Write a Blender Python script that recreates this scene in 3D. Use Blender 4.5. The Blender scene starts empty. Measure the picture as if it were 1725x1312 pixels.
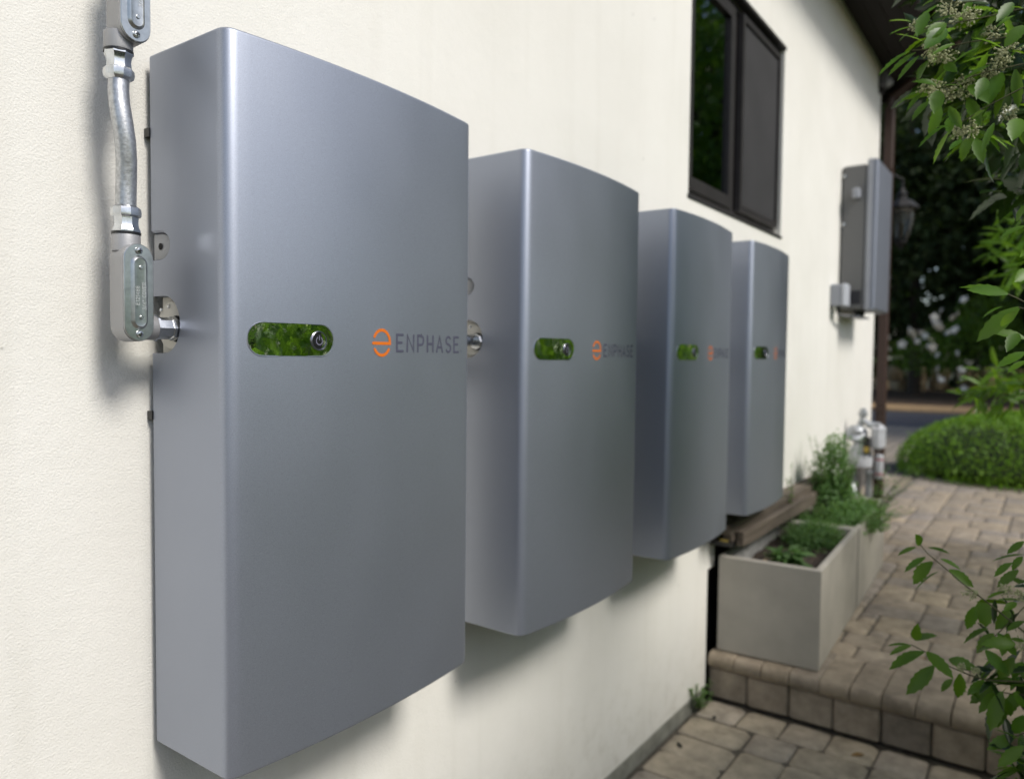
import bpy, bmesh, math, random
import numpy as np
from mathutils import Vector, Matrix, Quaternion

random.seed(7)
rng = np.random.default_rng(7)
PI = math.pi
scene = bpy.context.scene
COL = scene.collection

# ------------------------------------------------------------------ camera
cam_d = bpy.data.cameras.new('camera')
cam = bpy.data.objects.new('camera', cam_d)
COL.objects.link(cam)
cR = Vector((0.58422, -0.81153, 0.01014))
cU = Vector((0.02980, 0.03394, 0.99898))
cF = Vector((0.81105, 0.58332, -0.04401))
CAM = Vector((-0.5704, -1.0535, 0.5652))
cam.matrix_world = Matrix(((cR.x, cU.x, -cF.x, CAM.x), (cR.y, cU.y, -cF.y, CAM.y), (cR.z, cU.z, -cF.z, CAM.z), (0, 0, 0, 1)))
cam_d.sensor_width = 36.0
cam_d.lens = 1267.5 / 1725 * 36
cam_d.clip_start = 0.02
cam_d.clip_end = 600
cam_d.dof.use_dof = True
cam_d.dof.focus_distance = 0.92
cam_d.dof.aperture_fstop = 3.6
cam_d.dof.aperture_blades = 9
scene.camera = cam

# ------------------------------------------------------------------ light
SUN_EL = math.radians(46)
sun_dir = Vector((0.11, 1.0, -1.04)).normalized()          # the way the light travels: from beyond the hedge onto the wall
world = bpy.data.worlds.new('World')
scene.world = world
world.use_nodes = True
wn = world.node_tree.nodes
wl = world.node_tree.links
sky = wn.new('ShaderNodeTexSky')
sky.sky_type = 'NISHITA'
sky.sun_disc = False
sky.sun_elevation = SUN_EL
sky.sun_rotation = math.atan2(-sun_dir.x, -sun_dir.y)
sky.air_density = 1.0
sky.dust_density = 1.9
sky.ozone_density = 1.0
wl.new(sky.outputs[0], wn['Background'].inputs['Color'])
wn['Background'].inputs['Strength'].default_value = 0.115

sun_d = bpy.data.lights.new('sun', 'SUN')
sun_d.energy = 2.4
sun_d.angle = math.radians(16)
sun_d.color = (1.0, 0.962, 0.895)
sun = bpy.data.objects.new('sun', sun_d)
COL.objects.link(sun)
sun.rotation_euler = sun_dir.to_track_quat('-Z', 'Y').to_euler()

scene.view_settings.view_transform = 'Standard'
scene.view_settings.look = 'None'
scene.view_settings.gamma = 1.0
scene.view_settings.use_curve_mapping = False
scene.view_settings.exposure = 0.30
scene.cycles.use_denoising = True
scene.cycles.max_bounces = 10
scene.cycles.transparent_max_bounces = 12
scene.cycles.caustics_reflective = False
scene.cycles.caustics_refractive = False

# ------------------------------------------------------------------ helpers
class MB:
    """collects vertices and faces for one mesh"""
    def __init__(s):
        s.v = []; s.f = []
    def add(s, vs, fs, M=None):
        o = len(s.v)
        s.v += [tuple(M @ Vector(p)) if M is not None else tuple(p) for p in vs]
        s.f += [tuple(i + o for i in f) for f in fs]
        return s
    def box(s, x0, x1, y0, y1, z0, z1, M=None):
        x0, x1 = min(x0, x1), max(x0, x1); y0, y1 = min(y0, y1), max(y0, y1); z0, z1 = min(z0, z1), max(z0, z1)
        return s.add([(x0, y0, z0), (x1, y0, z0), (x1, y1, z0), (x0, y1, z0), (x0, y0, z1), (x1, y0, z1), (x1, y1, z1), (x0, y1, z1)],
                     [(0, 3, 2, 1), (4, 5, 6, 7), (0, 1, 5, 4), (1, 2, 6, 5), (2, 3, 7, 6), (3, 0, 4, 7)], M)
    def bevel_box(s, x0, x1, y0, y1, z0, z1, b=.004, M=None):
        vs = []
        for z, i in ((z0, b), (z0 + b, 0), (z1 - b, 0), (z1, b)):
            c = b
            for (x, y, sx, sy) in ((x0, y0, 1, 1), (x1, y0, -1, 1), (x1, y1, -1, -1), (x0, y1, 1, -1)):
                p = (x + sx * (c + i), y + sy * i, z); q = (x + sx * i, y + sy * (c + i), z)
                vs += [q, p] if (sx, sy) in ((1, 1), (-1, -1)) else [p, q]
        fs = []
        for k in range(3):
            for i in range(8):
                j = (i + 1) % 8
                fs.append((k * 8 + i, k * 8 + j, k * 8 + 8 + j, k * 8 + 8 + i))
        fs.append(tuple(range(7, -1, -1))); fs.append(tuple(range(24, 32)))
        return s.add(vs, fs, M)
    def tube(s, path, r, n=8, cap=True, r2=None):
        P = [Vector(p) for p in path]
        rs = r if isinstance(r, (list, tuple)) else [r + ((r2 if r2 is not None else r) - r) * i / max(1, len(P) - 1) for i in range(len(P))]
        o = len(s.v); up = None
        for i, p in enumerate(P):
            t = (P[min(i + 1, len(P) - 1)] - P[max(i - 1, 0)]).normalized()
            if up is None:
                up = Vector((0, 0, 1)) if abs(t.z) < .9 else Vector((1, 0, 0))
            a = t.cross(up).normalized(); b = a.cross(t).normalized(); up = b
            for k in range(n):
                an = 2 * PI * k / n
                s.v.append(tuple(p + (a * math.cos(an) + b * math.sin(an)) * rs[i]))
        for i in range(len(P) - 1):
            for k in range(n):
                k2 = (k + 1) % n
                s.f.append((o + i * n + k2, o + i * n + k, o + (i + 1) * n + k, o + (i + 1) * n + k2))
        if cap:
            s.f.append(tuple(o + k for k in range(n)))
            s.f.append(tuple(o + (len(P) - 1) * n + k for k in range(n - 1, -1, -1)))
        return s
    def lathe(s, prof, axis=(0, 0, 1), org=(0, 0, 0), n=20, cap=True):
        """prof: list of (radius, height) along the axis"""
        ax = Vector(axis).normalized(); org = Vector(org)
        a = ax.orthogonal().normalized(); b = ax.cross(a)
        o = len(s.v)
        for (r, h) in prof:
            for k in range(n):
                an = 2 * PI * k / n
                s.v.append(tuple(org + ax * h + (a * math.cos(an) + b * math.sin(an)) * max(r, 1e-5)))
        for i in range(len(prof) - 1):
            for k in range(n):
                k2 = (k + 1) % n
                s.f.append((o + i * n + k, o + i * n + k2, o + (i + 1) * n + k2, o + (i + 1) * n + k))
        if cap:
            s.f.append(tuple(o + k for k in range(n - 1, -1, -1)))
            s.f.append(tuple(o + (len(prof) - 1) * n + k for k in range(n)))
        return s
    def prism(s, poly, f3, rings):
        """rings: list of (offset inwards, depth); f3(u, v, depth) -> xyz ; poly counter-clockwise"""
        n = len(poly); o = len(s.v)
        pts = [Vector(p) for p in poly]
        nor = []
        for i in range(n):
            e0 = pts[i] - pts[i - 1]; e1 = pts[(i + 1) % n] - pts[i]
            n0 = Vector((-e0.y, e0.x)).normalized(); n1 = Vector((-e1.y, e1.x)).normalized()
            m = (n0 + n1); m = m.normalized() / max(.4, m.normalized().dot(n0))
            nor.append(m)
        for (off, d) in rings:
            for i in range(n):
                p = pts[i] + nor[i] * off
                s.v.append(tuple(f3(p.x, p.y, d)))
        for k in range(len(rings) - 1):
            for i in range(n):
                j = (i + 1) % n
                s.f.append((o + k * n + i, o + k * n + j, o + (k + 1) * n + j, o + (k + 1) * n + i))
        s.f.append(tuple(o + i for i in range(n - 1, -1, -1)))
        s.f.append(tuple(o + (len(rings) - 1) * n + i for i in range(n)))
        return s
    def mesh(s, name, smooth=None, fix=True):
        me = bpy.data.meshes.new(name)
        me.from_pydata(s.v, [], s.f)
        if fix:
            bm = bmesh.new(); bm.from_mesh(me)
            bmesh.ops.recalc_face_normals(bm, faces=bm.faces)
            bm.to_mesh(me); bm.free()
        if smooth is not None:
            shade(me, smooth)
        me.update()
        return me

def shade(me, ang):
    me.polygons.foreach_set('use_smooth', [True] * len(me.polygons))
    me.set_sharp_from_angle(angle=math.radians(ang))

def obj(name, me, mat=None, parent=None, loc=(0, 0, 0), rot=(0, 0, 0), kind=None):
    if isinstance(me, MB):
        me = me.mesh(name)
    o = bpy.data.objects.new(name, me)
    COL.objects.link(o)
    if mat is not None and not me.materials:
        me.materials.append(mat)
    o.location = loc; o.rotation_euler = rot
    if parent is not None:
        o.parent = parent
    if kind:
        o['kind'] = kind
    return o

def thing(name, label, cat, loc=(0, 0, 0), rz=0, group=None):
    o = bpy.data.objects.new(name, None)
    o.empty_display_size = .05
    COL.objects.link(o)
    o.location = loc; o.rotation_euler = (0, 0, rz)
    o['label'] = label; o['category'] = cat
    if group: o['group'] = group
    return o

def tag(o, label, cat, group=None):
    o['label'] = label; o['category'] = cat
    if group: o['group'] = group
    return o

def copy_tree(o, parent=None):
    c = o.copy(); COL.objects.link(c)
    if parent is not None: c.parent = parent
    for ch in [k for k in bpy.data.objects if k.parent == o]:
        copy_tree(ch, c)
    return c

def stadium(w, h, n=10, cx=0, cy=0):
    """counter-clockwise outline, long side along the second axis when h > w"""
    P = []
    if h >= w:
        r = w / 2; d = h / 2 - r
        for k in range(n + 1): a = PI * k / n; P.append((cx + r * math.cos(a), cy + d + r * math.sin(a)))
        for k in range(n + 1): a = PI + PI * k / n; P.append((cx + r * math.cos(a), cy - d + r * math.sin(a)))
    else:
        r = h / 2; d = w / 2 - r
        for k in range(n + 1): a = -PI / 2 + PI * k / n; P.append((cx + d + r * math.cos(a), cy + r * math.sin(a)))
        for k in range(n + 1): a = PI / 2 + PI * k / n; P.append((cx - d + r * math.cos(a), cy + r * math.sin(a)))
    return P

# ------------------------------------------------------------------ materials
def new_mat(name):
    m = bpy.data.materials.new(name); m.use_nodes = True
    nt = m.node_tree
    return m, nt, nt.nodes['Principled BSDF']

def simple(name, col, rough=.5, metal=0.0, noise=None, bump=None, var=.12, spec=.5, coat=0):
    """noise: scale of a colour variation; bump: (scale, distance)"""
    m, nt, b = new_mat(name)
    b.inputs['Roughness'].default_value = rough
    b.inputs['Metallic'].default_value = metal
    b.inputs['Specular IOR Level'].default_value = spec
    b.inputs['Coat Weight'].default_value = coat
    b.inputs['Base Color'].default_value = (*col, 1)
    tc = nt.nodes.new('ShaderNodeTexCoord')
    if noise:
        t = nt.nodes.new('ShaderNodeTexNoise'); t.inputs['Scale'].default_value = noise; t.inputs['Detail'].default_value = 6
        nt.links.new(tc.outputs['Object'], t.inputs['Vector'])
        r = nt.nodes.new('ShaderNodeValToRGB')
        r.color_ramp.elements[0].position = .3; r.color_ramp.elements[1].position = .7
        r.color_ramp.elements[0].color = (*[c * (1 - var) for c in col], 1)
        r.color_ramp.elements[1].color = (*[min(1, c * (1 + var)) for c in col], 1)
        nt.links.new(t.outputs['Fac'], r.inputs['Fac']); nt.links.new(r.outputs['Color'], b.inputs['Base Color'])
    if bump:
        t = nt.nodes.new('ShaderNodeTexNoise'); t.inputs['Scale'].default_value = bump[0]; t.inputs['Detail'].default_value = 4
        nt.links.new(tc.outputs['Object'], t.inputs['Vector'])
        bp = nt.nodes.new('ShaderNodeBump'); bp.inputs['Distance'].default_value = bump[1]; bp.inputs['Strength'].default_value = 1
        nt.links.new(t.outputs['Fac'], bp.inputs['Height']); nt.links.new(bp.outputs['Normal'], b.inputs['Normal'])
    return m

def stone_mat(name, cols, bump=(60, .0025), rough=.85):
    """paving stone: each stone takes its own shade, blotches and pitting on top"""
    m, nt, b = new_mat(name)
    b.inputs['Roughness'].default_value = rough; b.inputs['Specular IOR Level'].default_value = .3
    N = nt.nodes.new; L = nt.links.new
    oi = N('ShaderNodeObjectInfo'); tc = N('ShaderNodeTexCoord')
    add = N('ShaderNodeVectorMath'); add.operation = 'ADD'
    mul = N('ShaderNodeVectorMath'); mul.operation = 'SCALE'; mul.inputs['Scale'].default_value = 37
    cmb = N('ShaderNodeCombineXYZ'); L(oi.outputs['Random'], cmb.inputs[0]); L(oi.outputs['Random'], cmb.inputs[1])
    L(cmb.outputs[0], mul.inputs[0]); L(tc.outputs['Object'], add.inputs[0]); L(mul.outputs[0], add.inputs[1])
    r = N('ShaderNodeValToRGB'); r.color_ramp.interpolation = 'LINEAR'
    els = r.color_ramp.elements
    while len(els) < len(cols): els.new(.5)
    for i, c in enumerate(cols):
        els[i].position = i / (len(cols) - 1); els[i].color = (*c, 1)
    L(oi.outputs['Random'], r.inputs['Fac'])
    n1 = N('ShaderNodeTexNoise'); n1.inputs['Scale'].default_value = 13; n1.inputs['Detail'].default_value = 8; n1.inputs['Roughness'].default_value = .65
    L(add.outputs[0], n1.inputs['Vector'])
    mr = N('ShaderNodeMapRange'); mr.inputs[1].default_value = .3; mr.inputs[2].default_value = .72; mr.inputs[3].default_value = .62; mr.inputs[4].default_value = 1.3
    L(n1.outputs['Fac'], mr.inputs[0])
    mx = N('ShaderNodeMix'); mx.data_type = 'RGBA'; mx.blend_type = 'MULTIPLY'; mx.inputs[0].default_value = 1
    L(r.outputs['Color'], mx.inputs[6]); L(mr.outputs[0], mx.inputs[7]); L(mx.outputs[2], b.inputs['Base Color'])
    n2 = N('ShaderNodeTexNoise'); n2.inputs['Scale'].default_value = bump[0]; n2.inputs['Detail'].default_value = 7; n2.inputs['Roughness'].default_value = .7
    L(add.outputs[0], n2.inputs['Vector'])
    bp = N('ShaderNodeBump'); bp.inputs['Distance'].default_value = bump[1]
    L(n2.outputs['Fac'], bp.inputs['Height']); L(bp.outputs['Normal'], b.inputs['Normal'])
    return m

def leaf_mat(name, c0, c1, trans=.45, tcol=None, rough=.38, scale=6, spec=.5):
    """waxy leaf: own shade per leaf or per place, light shining through"""
    m, nt, b = new_mat(name)
    N = nt.nodes.new; L = nt.links.new
    b.inputs['Roughness'].default_value = rough; b.inputs['Specular IOR Level'].default_value = spec
    oi = N('ShaderNodeObjectInfo'); g = N('ShaderNodeNewGeometry')
    n = N('ShaderNodeTexNoise'); n.inputs['Scale'].default_value = scale; n.inputs['Detail'].default_value = 3
    L(g.outputs['Position'], n.inputs['Vector'])
    ad = N('ShaderNodeMath'); ad.operation = 'ADD'
    L(oi.outputs['Random'], ad.inputs[0]); L(g.outputs['Random Per Island'], ad.inputs[1])
    fr = N('ShaderNodeMath'); fr.operation = 'FRACT'; L(ad.outputs[0], fr.inputs[0])
    mn = N('ShaderNodeMath'); mn.operation = 'MULTIPLY'; L(fr.outputs[0], mn.inputs[0]); L(n.outputs['Fac'], mn.inputs[1]); 
    mr = N('ShaderNodeMapRange'); mr.inputs[1].default_value = 0; mr.inputs[2].default_value = .6
    L(mn.outputs[0], mr.inputs[0])
    mx = N('ShaderNodeMix'); mx.data_type = 'RGBA'; mx.inputs[6].default_value = (*c0, 1); mx.inputs[7].default_value = (*c1, 1)
    L(mr.outputs[0], mx.inputs[0]); L(mx.outputs[2], b.inputs['Base Color'])
    t = N('ShaderNodeBsdfTranslucent')
    if tcol is None: tcol = tuple(min(1, c * 1.5) for c in c1)
    tm = N('ShaderNodeMix'); tm.data_type = 'RGBA'; tm.blend_type = 'MULTIPLY'; tm.inputs[0].default_value = .6
    tm.inputs[6].default_value = (*tcol, 1); L(mx.outputs[2], tm.inputs[7])
    t.inputs['Color'].default_value = (*tcol, 1)
    ms = N('ShaderNodeMixShader'); ms.inputs[0].default_value = trans
    L(b.outputs[0], ms.inputs[1]); L(t.outputs[0], ms.inputs[2])
    L(ms.outputs[0], nt.nodes['Material Output'].inputs['Surface'])
    return m

def stucco_mat():
    m, nt, b = new_mat('stucco')
    N = nt.nodes.new; L = nt.links.new
    b.inputs['Roughness'].default_value = .9; b.inputs['Specular IOR Level'].default_value = .2
    tc = N('ShaderNodeTexCoord')
    n = N('ShaderNodeTexNoise'); n.inputs['Scale'].default_value = 2.2; n.inputs['Detail'].default_value = 7; n.inputs['Roughness'].default_value = .6
    L(tc.outputs['Object'], n.inputs['Vector'])
    r = N('ShaderNodeValToRGB')
    r.color_ramp.elements[0].position = .35; r.color_ramp.elements[0].color = (.81, .795, .74, 1)
    r.color_ramp.elements[1].position = .7; r.color_ramp.elements[1].color = (.87, .855, .805, 1)
    L(n.outputs['Fac'], r.inputs['Fac'])
    # sparse dark specks
    v = N('ShaderNodeTexVoronoi'); v.inputs['Scale'].default_value = 9; L(tc.outputs['Object'], v.inputs['Vector'])
    mr = N('ShaderNodeMapRange'); mr.inputs[1].default_value = .02; mr.inputs[2].default_value = .035; mr.inputs[3].default_value = .55; mr.inputs[4].default_value = 1
    L(v.outputs['Distance'], mr.inputs[0])
    mx = N('ShaderNodeMix'); mx.data_type = 'RGBA'; mx.blend_type = 'MULTIPLY'; mx.inputs[0].default_value = 1
    L(r.outputs['Color'], mx.inputs[6]); L(mr.outputs[0], mx.inputs[7])
    # faint rain streaks and splashed dirt along the foot of the wall
    ms_ = N('ShaderNodeMapping'); ms_.inputs['Scale'].default_value = (9, 9, .55); L(tc.outputs['Object'], ms_.inputs['Vector'])
    ns = N('ShaderNodeTexNoise'); ns.inputs['Scale'].default_value = 1.6; ns.inputs['Detail'].default_value = 5; L(ms_.outputs[0], ns.inputs['Vector'])
    m1 = N('ShaderNodeMapRange'); m1.inputs[1].default_value = .55; m1.inputs[2].default_value = .80; m1.inputs[3].default_value = 0; m1.inputs[4].default_value = .13
    L(ns.outputs['Fac'], m1.inputs[0])
    sx_ = N('ShaderNodeSeparateXYZ'); L(tc.outputs['Object'], sx_.inputs[0])
    m2 = N('ShaderNodeMapRange'); m2.inputs[1].default_value = -.35; m2.inputs[2].default_value = -.70; m2.inputs[3].default_value = 0; m2.inputs[4].default_value = .32
    L(sx_.outputs[2], m2.inputs[0])
    nd = N('ShaderNodeTexNoise'); nd.inputs['Scale'].default_value = 16; nd.inputs['Detail'].default_value = 8; nd.inputs['Roughness'].default_value = .7; L(tc.outputs['Object'], nd.inputs['Vector'])
    m3 = N('ShaderNodeMapRange'); m3.inputs[1].default_value = .48; m3.inputs[2].default_value = .66; L(nd.outputs['Fac'], m3.inputs[0])
    mu = N('ShaderNodeMath'); mu.operation = 'MULTIPLY'; L(m2.outputs[0], mu.inputs[0]); L(m3.outputs[0], mu.inputs[1])
    mxm = N('ShaderNodeMath'); mxm.operation = 'MAXIMUM'; L(m1.outputs[0], mxm.inputs[0]); L(mu.outputs[0], mxm.inputs[1])
    st = N('ShaderNodeMix'); st.data_type = 'RGBA'; st.inputs[7].default_value = (.47, .44, .35, 1)
    L(mxm.outputs[0], st.inputs[0]); L(mx.outputs[2], st.inputs[6]); L(st.outputs[2], b.inputs['Base Color'])
    n1 = N('ShaderNodeTexNoise'); n1.inputs['Scale'].default_value = 330; n1.inputs['Detail'].default_value = 3; n1.inputs['Roughness'].default_value = .55
    n2 = N('ShaderNodeTexNoise'); n2.inputs['Scale'].default_value = 45; n2.inputs['Detail'].default_value = 3
    for k in (n1, n2): L(tc.outputs['Object'], k.inputs['Vector'])
    ma = N('ShaderNodeMath'); ma.operation = 'MULTIPLY_ADD'; ma.inputs[1].default_value = .8
    L(n2.outputs['Fac'], ma.inputs[0]); L(n1.outputs['Fac'], ma.inputs[2])
    bp = N('ShaderNodeBump'); bp.inputs['Distance'].default_value = .0010; bp.inputs['Strength'].default_value = 1
    L(ma.outputs[0], bp.inputs['Height']); L(bp.outputs['Normal'], b.inputs['Normal'])
    return m

def paint_metal(name, col, metal=.7, rough=.42):
    """powder-coated metal: faint orange-peel and flake"""
    m, nt, b = new_mat(name)
    N = nt.nodes.new; L = nt.links.new
    b.inputs['Metallic'].default_value = metal; b.inputs['Roughness'].default_value = rough
    tc = N('ShaderNodeTexCoord')
    n = N('ShaderNodeTexNoise'); n.inputs['Scale'].default_value = 900; n.inputs['Detail'].default_value = 2
    L(tc.outputs['Object'], n.inputs['Vector'])
    r = N('ShaderNodeValToRGB')
    r.color_ramp.elements[0].position = .3; r.color_ramp.elements[0].color = (*[c * .9 for c in col], 1)
    r.color_ramp.elements[1].position = .7; r.color_ramp.elements[1].color = (*[c * 1.1 for c in col], 1)
    L(n.outputs['Fac'], r.inputs['Fac'])
    # specks of dust and dried drops
    vd = N('ShaderNodeTexVoronoi'); vd.inputs['Scale'].default_value = 60; L(tc.outputs['Object'], vd.inputs['Vector'])
    wd_ = N('ShaderNodeMapRange'); wd_.inputs[1].default_value = .05; wd_.inputs[2].default_value = .10; wd_.inputs[3].default_value = .35; wd_.inputs[4].default_value = 0
    L(vd.outputs['Distance'], wd_.inputs[0])
    nz = N('ShaderNodeTexNoise'); nz.inputs['Scale'].default_value = 3.5; nz.inputs['Detail'].default_value = 4; L(tc.outputs['Object'], nz.inputs['Vector'])
    wz = N('ShaderNodeMapRange'); wz.inputs[1].default_value = .52; wz.inputs[2].default_value = .72; L(nz.outputs['Fac'], wz.inputs[0])
    wm = N('ShaderNodeMath'); wm.operation = 'MULTIPLY'; L(wd_.outputs[0], wm.inputs[0]); L(wz.outputs[0], wm.inputs[1])
    dm = N('ShaderNodeMix'); dm.data_type = 'RGBA'; dm.inputs[7].default_value = (.55, .55, .55, 1)
    L(wm.outputs[0], dm.inputs[0]); L(r.outputs['Color'], dm.inputs[6]); L(dm.outputs[2], b.inputs['Base Color'])
    n2 = N('ShaderNodeTexNoise'); n2.inputs['Scale'].default_value = 6; n2.inputs['Detail'].default_value = 4
    mp = N('ShaderNodeMapping'); mp.inputs['Scale'].default_value = (1.3, 1, .8)
    L(tc.outputs['Object'], mp.inputs['Vector']); L(mp.outputs[0], n2.inputs['Vector'])
    mr = N('ShaderNodeMapRange'); mr.inputs[1].default_value = .3; mr.inputs[2].default_value = .7; mr.inputs[3].default_value = rough - .02; mr.inputs[4].default_value = rough + .03
    L(n2.outputs['Fac'], mr.inputs[0]); L(mr.outputs[0], b.inputs['Roughness'])
    n3 = N('ShaderNodeTexNoise'); n3.inputs['Scale'].default_value = 700; n3.inputs['Detail'].default_value = 1
    L(tc.outputs['Object'], n3.inputs['Vector'])
    bp = N('ShaderNodeBump'); bp.inputs['Distance'].default_value = .00006
    L(n3.outputs['Fac'], bp.inputs['Height']); L(bp.outputs['Normal'], b.inputs['Normal'])
    return m

def wood_mat(name, c0, c1):
    m, nt, b = new_mat(name)
    N = nt.nodes.new; L = nt.links.new
    b.inputs['Roughness'].default_value = .8
    tc = N('ShaderNodeTexCoord'); mp = N('ShaderNodeMapping'); mp.inputs['Scale'].default_value = (1.2, 45, 45)
    L(tc.outputs['Object'], mp.inputs['Vector'])
    n = N('ShaderNodeTexNoise'); n.inputs['Scale'].default_value = 1.5; n.inputs['Detail'].default_value = 8
    L(mp.outputs[0], n.inputs['Vector'])
    r = N('ShaderNodeValToRGB'); r.color_ramp.elements[0].position = .3; r.color_ramp.elements[1].position = .7
    r.color_ramp.elements[0].color = (*c0, 1); r.color_ramp.elements[1].color = (*c1, 1)
    L(n.outputs['Fac'], r.inputs['Fac']); L(r.outputs['Color'], b.inputs['Base Color'])
    bp = N('ShaderNodeBump'); bp.inputs['Distance'].default_value = .003
    L(n.outputs['Fac'], bp.inputs['Height']); L(bp.outputs['Normal'], b.inputs['Normal'])
    return m

M_STUCCO = stucco_mat()
M_CASE = paint_metal('cabinet_paint', (.355, .385, .455), .73, .455)
M_MIRROR = simple('dark_mirror_glass', (.76, .78, .70), .02, 1.0, bump=(34, .0002))
M_RIM = simple('bright_rim', (.75, .75, .80), .18, 1.0)
M_BLACK = simple('black_plastic', (.012, .012, .013), .35)
M_HOLE = simple('dark_recess', (.01, .01, .01), .9)
M_SYMBOL = simple('symbol_grey', (.20, .20, .27), .5)
M_ORANGE = simple('orange_print', (.72, .17, .012), .45)
M_LETTER = simple('slate_print', (.085, .088, .125), .6, spec=.2)
M_ZINC = simple('zinc_plated_steel', (.62, .64, .66), .24, 1.0, noise=60, var=.25, bump=(90, .0004))
M_CAST = simple('cast_aluminium', (.40, .40, .41), .5, .45, bump=(500, .0002))
M_COVER = simple('stamped_aluminium', (.55, .56, .55), .30, 1.0, noise=120, var=.12, bump=(300, .00007))
M_FLEX = simple('galvanised_conduit', (.50, .51, .52), .36, .85, noise=220, var=.22, bump=(260, .0003))
M_PLATE = simple('pale_entry_plate', (.78, .76, .70), .5, 0)
M_FRAME = simple('bronze_window_frame', (.034, .031, .032), .42, noise=20)
M_SCREEN = simple('insect_screen', (.036, .035, .037), .75, noise=5, var=.15)
M_GLASS, _nt, _b = new_mat('window_glass')
_b.inputs['Base Color'].default_value = (.75, .80, .77, 1); _b.inputs['Roughness'].default_value = 0.0
_b.inputs['Transmission Weight'].default_value = 1.0; _b.inputs['IOR'].default_value = 1.75
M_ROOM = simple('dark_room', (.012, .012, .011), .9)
M_EAVE = wood_mat('dark_stained_timber', (.006, .004, .003), (.015, .009, .007))
M_DOWN = simple('brown_downspout', (.040, .019, .013), .5)
M_CONCRETE = simple('footing_concrete', (.26, .26, .225), .9, noise=18, var=.25, bump=(50, .004))
M_SOIL = simple('soil', (.05, .036, .026), .95, noise=60, var=.5, bump=(70, .012))
M_SAND = simple('joint_sand', (.12, .105, .083), .95, noise=40, var=.4, bump=(120, .004))
M_PAVER = stone_mat('tumbled_paver', [(.31, .262, .208), (.37, .305, .225), (.33, .275, .21), (.30, .262, .225), (.40, .33, .24), (.32, .278, .235)])
M_PAVER_LIT = stone_mat('lit_paver', [(.43, .375, .295), (.49, .42, .315), (.45, .385, .295), (.42, .37, .31), (.51, .435, .325)])  # same pavers, the stronger light on the patio put into their colour
M_COPING = stone_mat('coping_stone', [(.30, .25, .195), (.35, .29, .215), (.28, .24, .195), (.33, .27, .20)])  # slightly darker: stains and the planter's shade are both in the colour
M_RISER = stone_mat('riser_stone', [(.36, .30, .24), (.42, .355, .28), (.28, .24, .20), (.39, .325, .255)])
M_PLANTER = simple('planter_composite', (.40, .375, .33), .6, noise=9, var=.09, bump=(250, .0004))
M_LINER = simple('planter_liner', (.25, .25, .245), .8, noise=25, var=.3)
M_TIMBER = wood_mat('weathered_timber', (.07, .055, .042), (.165, .135, .105))
M_INVERTER = paint_metal('inverter_paint', (.25, .27, .325), .5, .45)
M_HEATSINK = simple('heatsink_grey', (.15, .15, .15), .6)
M_GREYBOX = simple('grey_box_plastic', (.32, .335, .375), .45)
M_PIPE = simple('galvanised_pipe', (.42, .44, .46), .45, .5, noise=30, var=.25)
M_METER = simple('meter_paint', (.50, .51, .54), .5, noise=20, var=.1)
M_LAMP = simple('lantern_iron', (.010, .009, .009), .6)
M_LGLASS = simple('seeded_lantern_glass', (.28, .25, .20), .25, spec=.5)
M_LGLASS.node_tree.nodes['Principled BSDF'].inputs['Transmission Weight'].default_value = .85
M_ASPHALT = simple('asphalt', (.085, .082, .088), .9, noise=30, var=.3, bump=(80, .004))
M_STRIP = simple('tan_kerb_concrete', (.45, .29, .14), .9, noise=8, var=.15)
M_MULCH = simple('bark_mulch', (.085, .052, .028), .95, noise=14, var=.6, bump=(20, .03))
M_GROUND = simple('dry_ground', (.055, .06, .03), .95, noise=3, var=.35)
M_LEAF = leaf_mat('holly_leaf', (.040, .100, .009), (.115, .235, .018), .42, (.21, .38, .015), .44)
M_LEAF2 = leaf_mat('young_leaf', (.050, .130, .014), (.125, .26, .028), .45, (.22, .42, .03), .38)
M_LEAF_SHADED = leaf_mat('shaded_holly_leaf', (.012, .032, .007), (.028, .066, .012), .12, (.08, .16, .01), .30)  # holly leaf darkened in colour for the shade inside the crown
M_BOX = leaf_mat('boxwood_leaf', (.11, .27, .010), (.26, .49, .018), .3, (.25, .40, .02), .5, 5)
M_HERB = leaf_mat('herb_leaf', (.085, .18, .055), (.16, .30, .09), .4, (.26, .46, .08), .55, 20)
M_SAGE = leaf_mat('sage_leaf', (.07, .15, .04), (.13, .24, .08), .35, (.2, .4, .07), .5, 30)
M_TREE = leaf_mat('shade_tree_leaf', (.024, .040, .013), (.055, .085, .024), .25, (.05, .10, .015), .6, 1.2, .25)
M_BARK = simple('bark', (.055, .042, .030), .95, noise=25, var=.4, bump=(40, .01))
M_TWIG = simple('green_twig', (.075, .075, .030), .7, noise=60, var=.3)
M_BUD = simple('flower_buds', (.40, .41, .23), .7, noise=200, var=.35)
M_ROSE = simple('white_petals', (.88, .85, .76), .6)
M_ROCK = simple('pale_rock', (.42, .32, .19), .9, noise=6, var=.3)
M_RED = simple('red_print', (.42, .12, .12), .5)
M_YELLOW = simple('yellow_print', (.45, .33, .06), .5)
M_LABEL = simple('white_label', (.7, .7, .7), .5)
M_DRYLEAF = simple('dry_leaf', (.28, .17, .06), .7)

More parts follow.
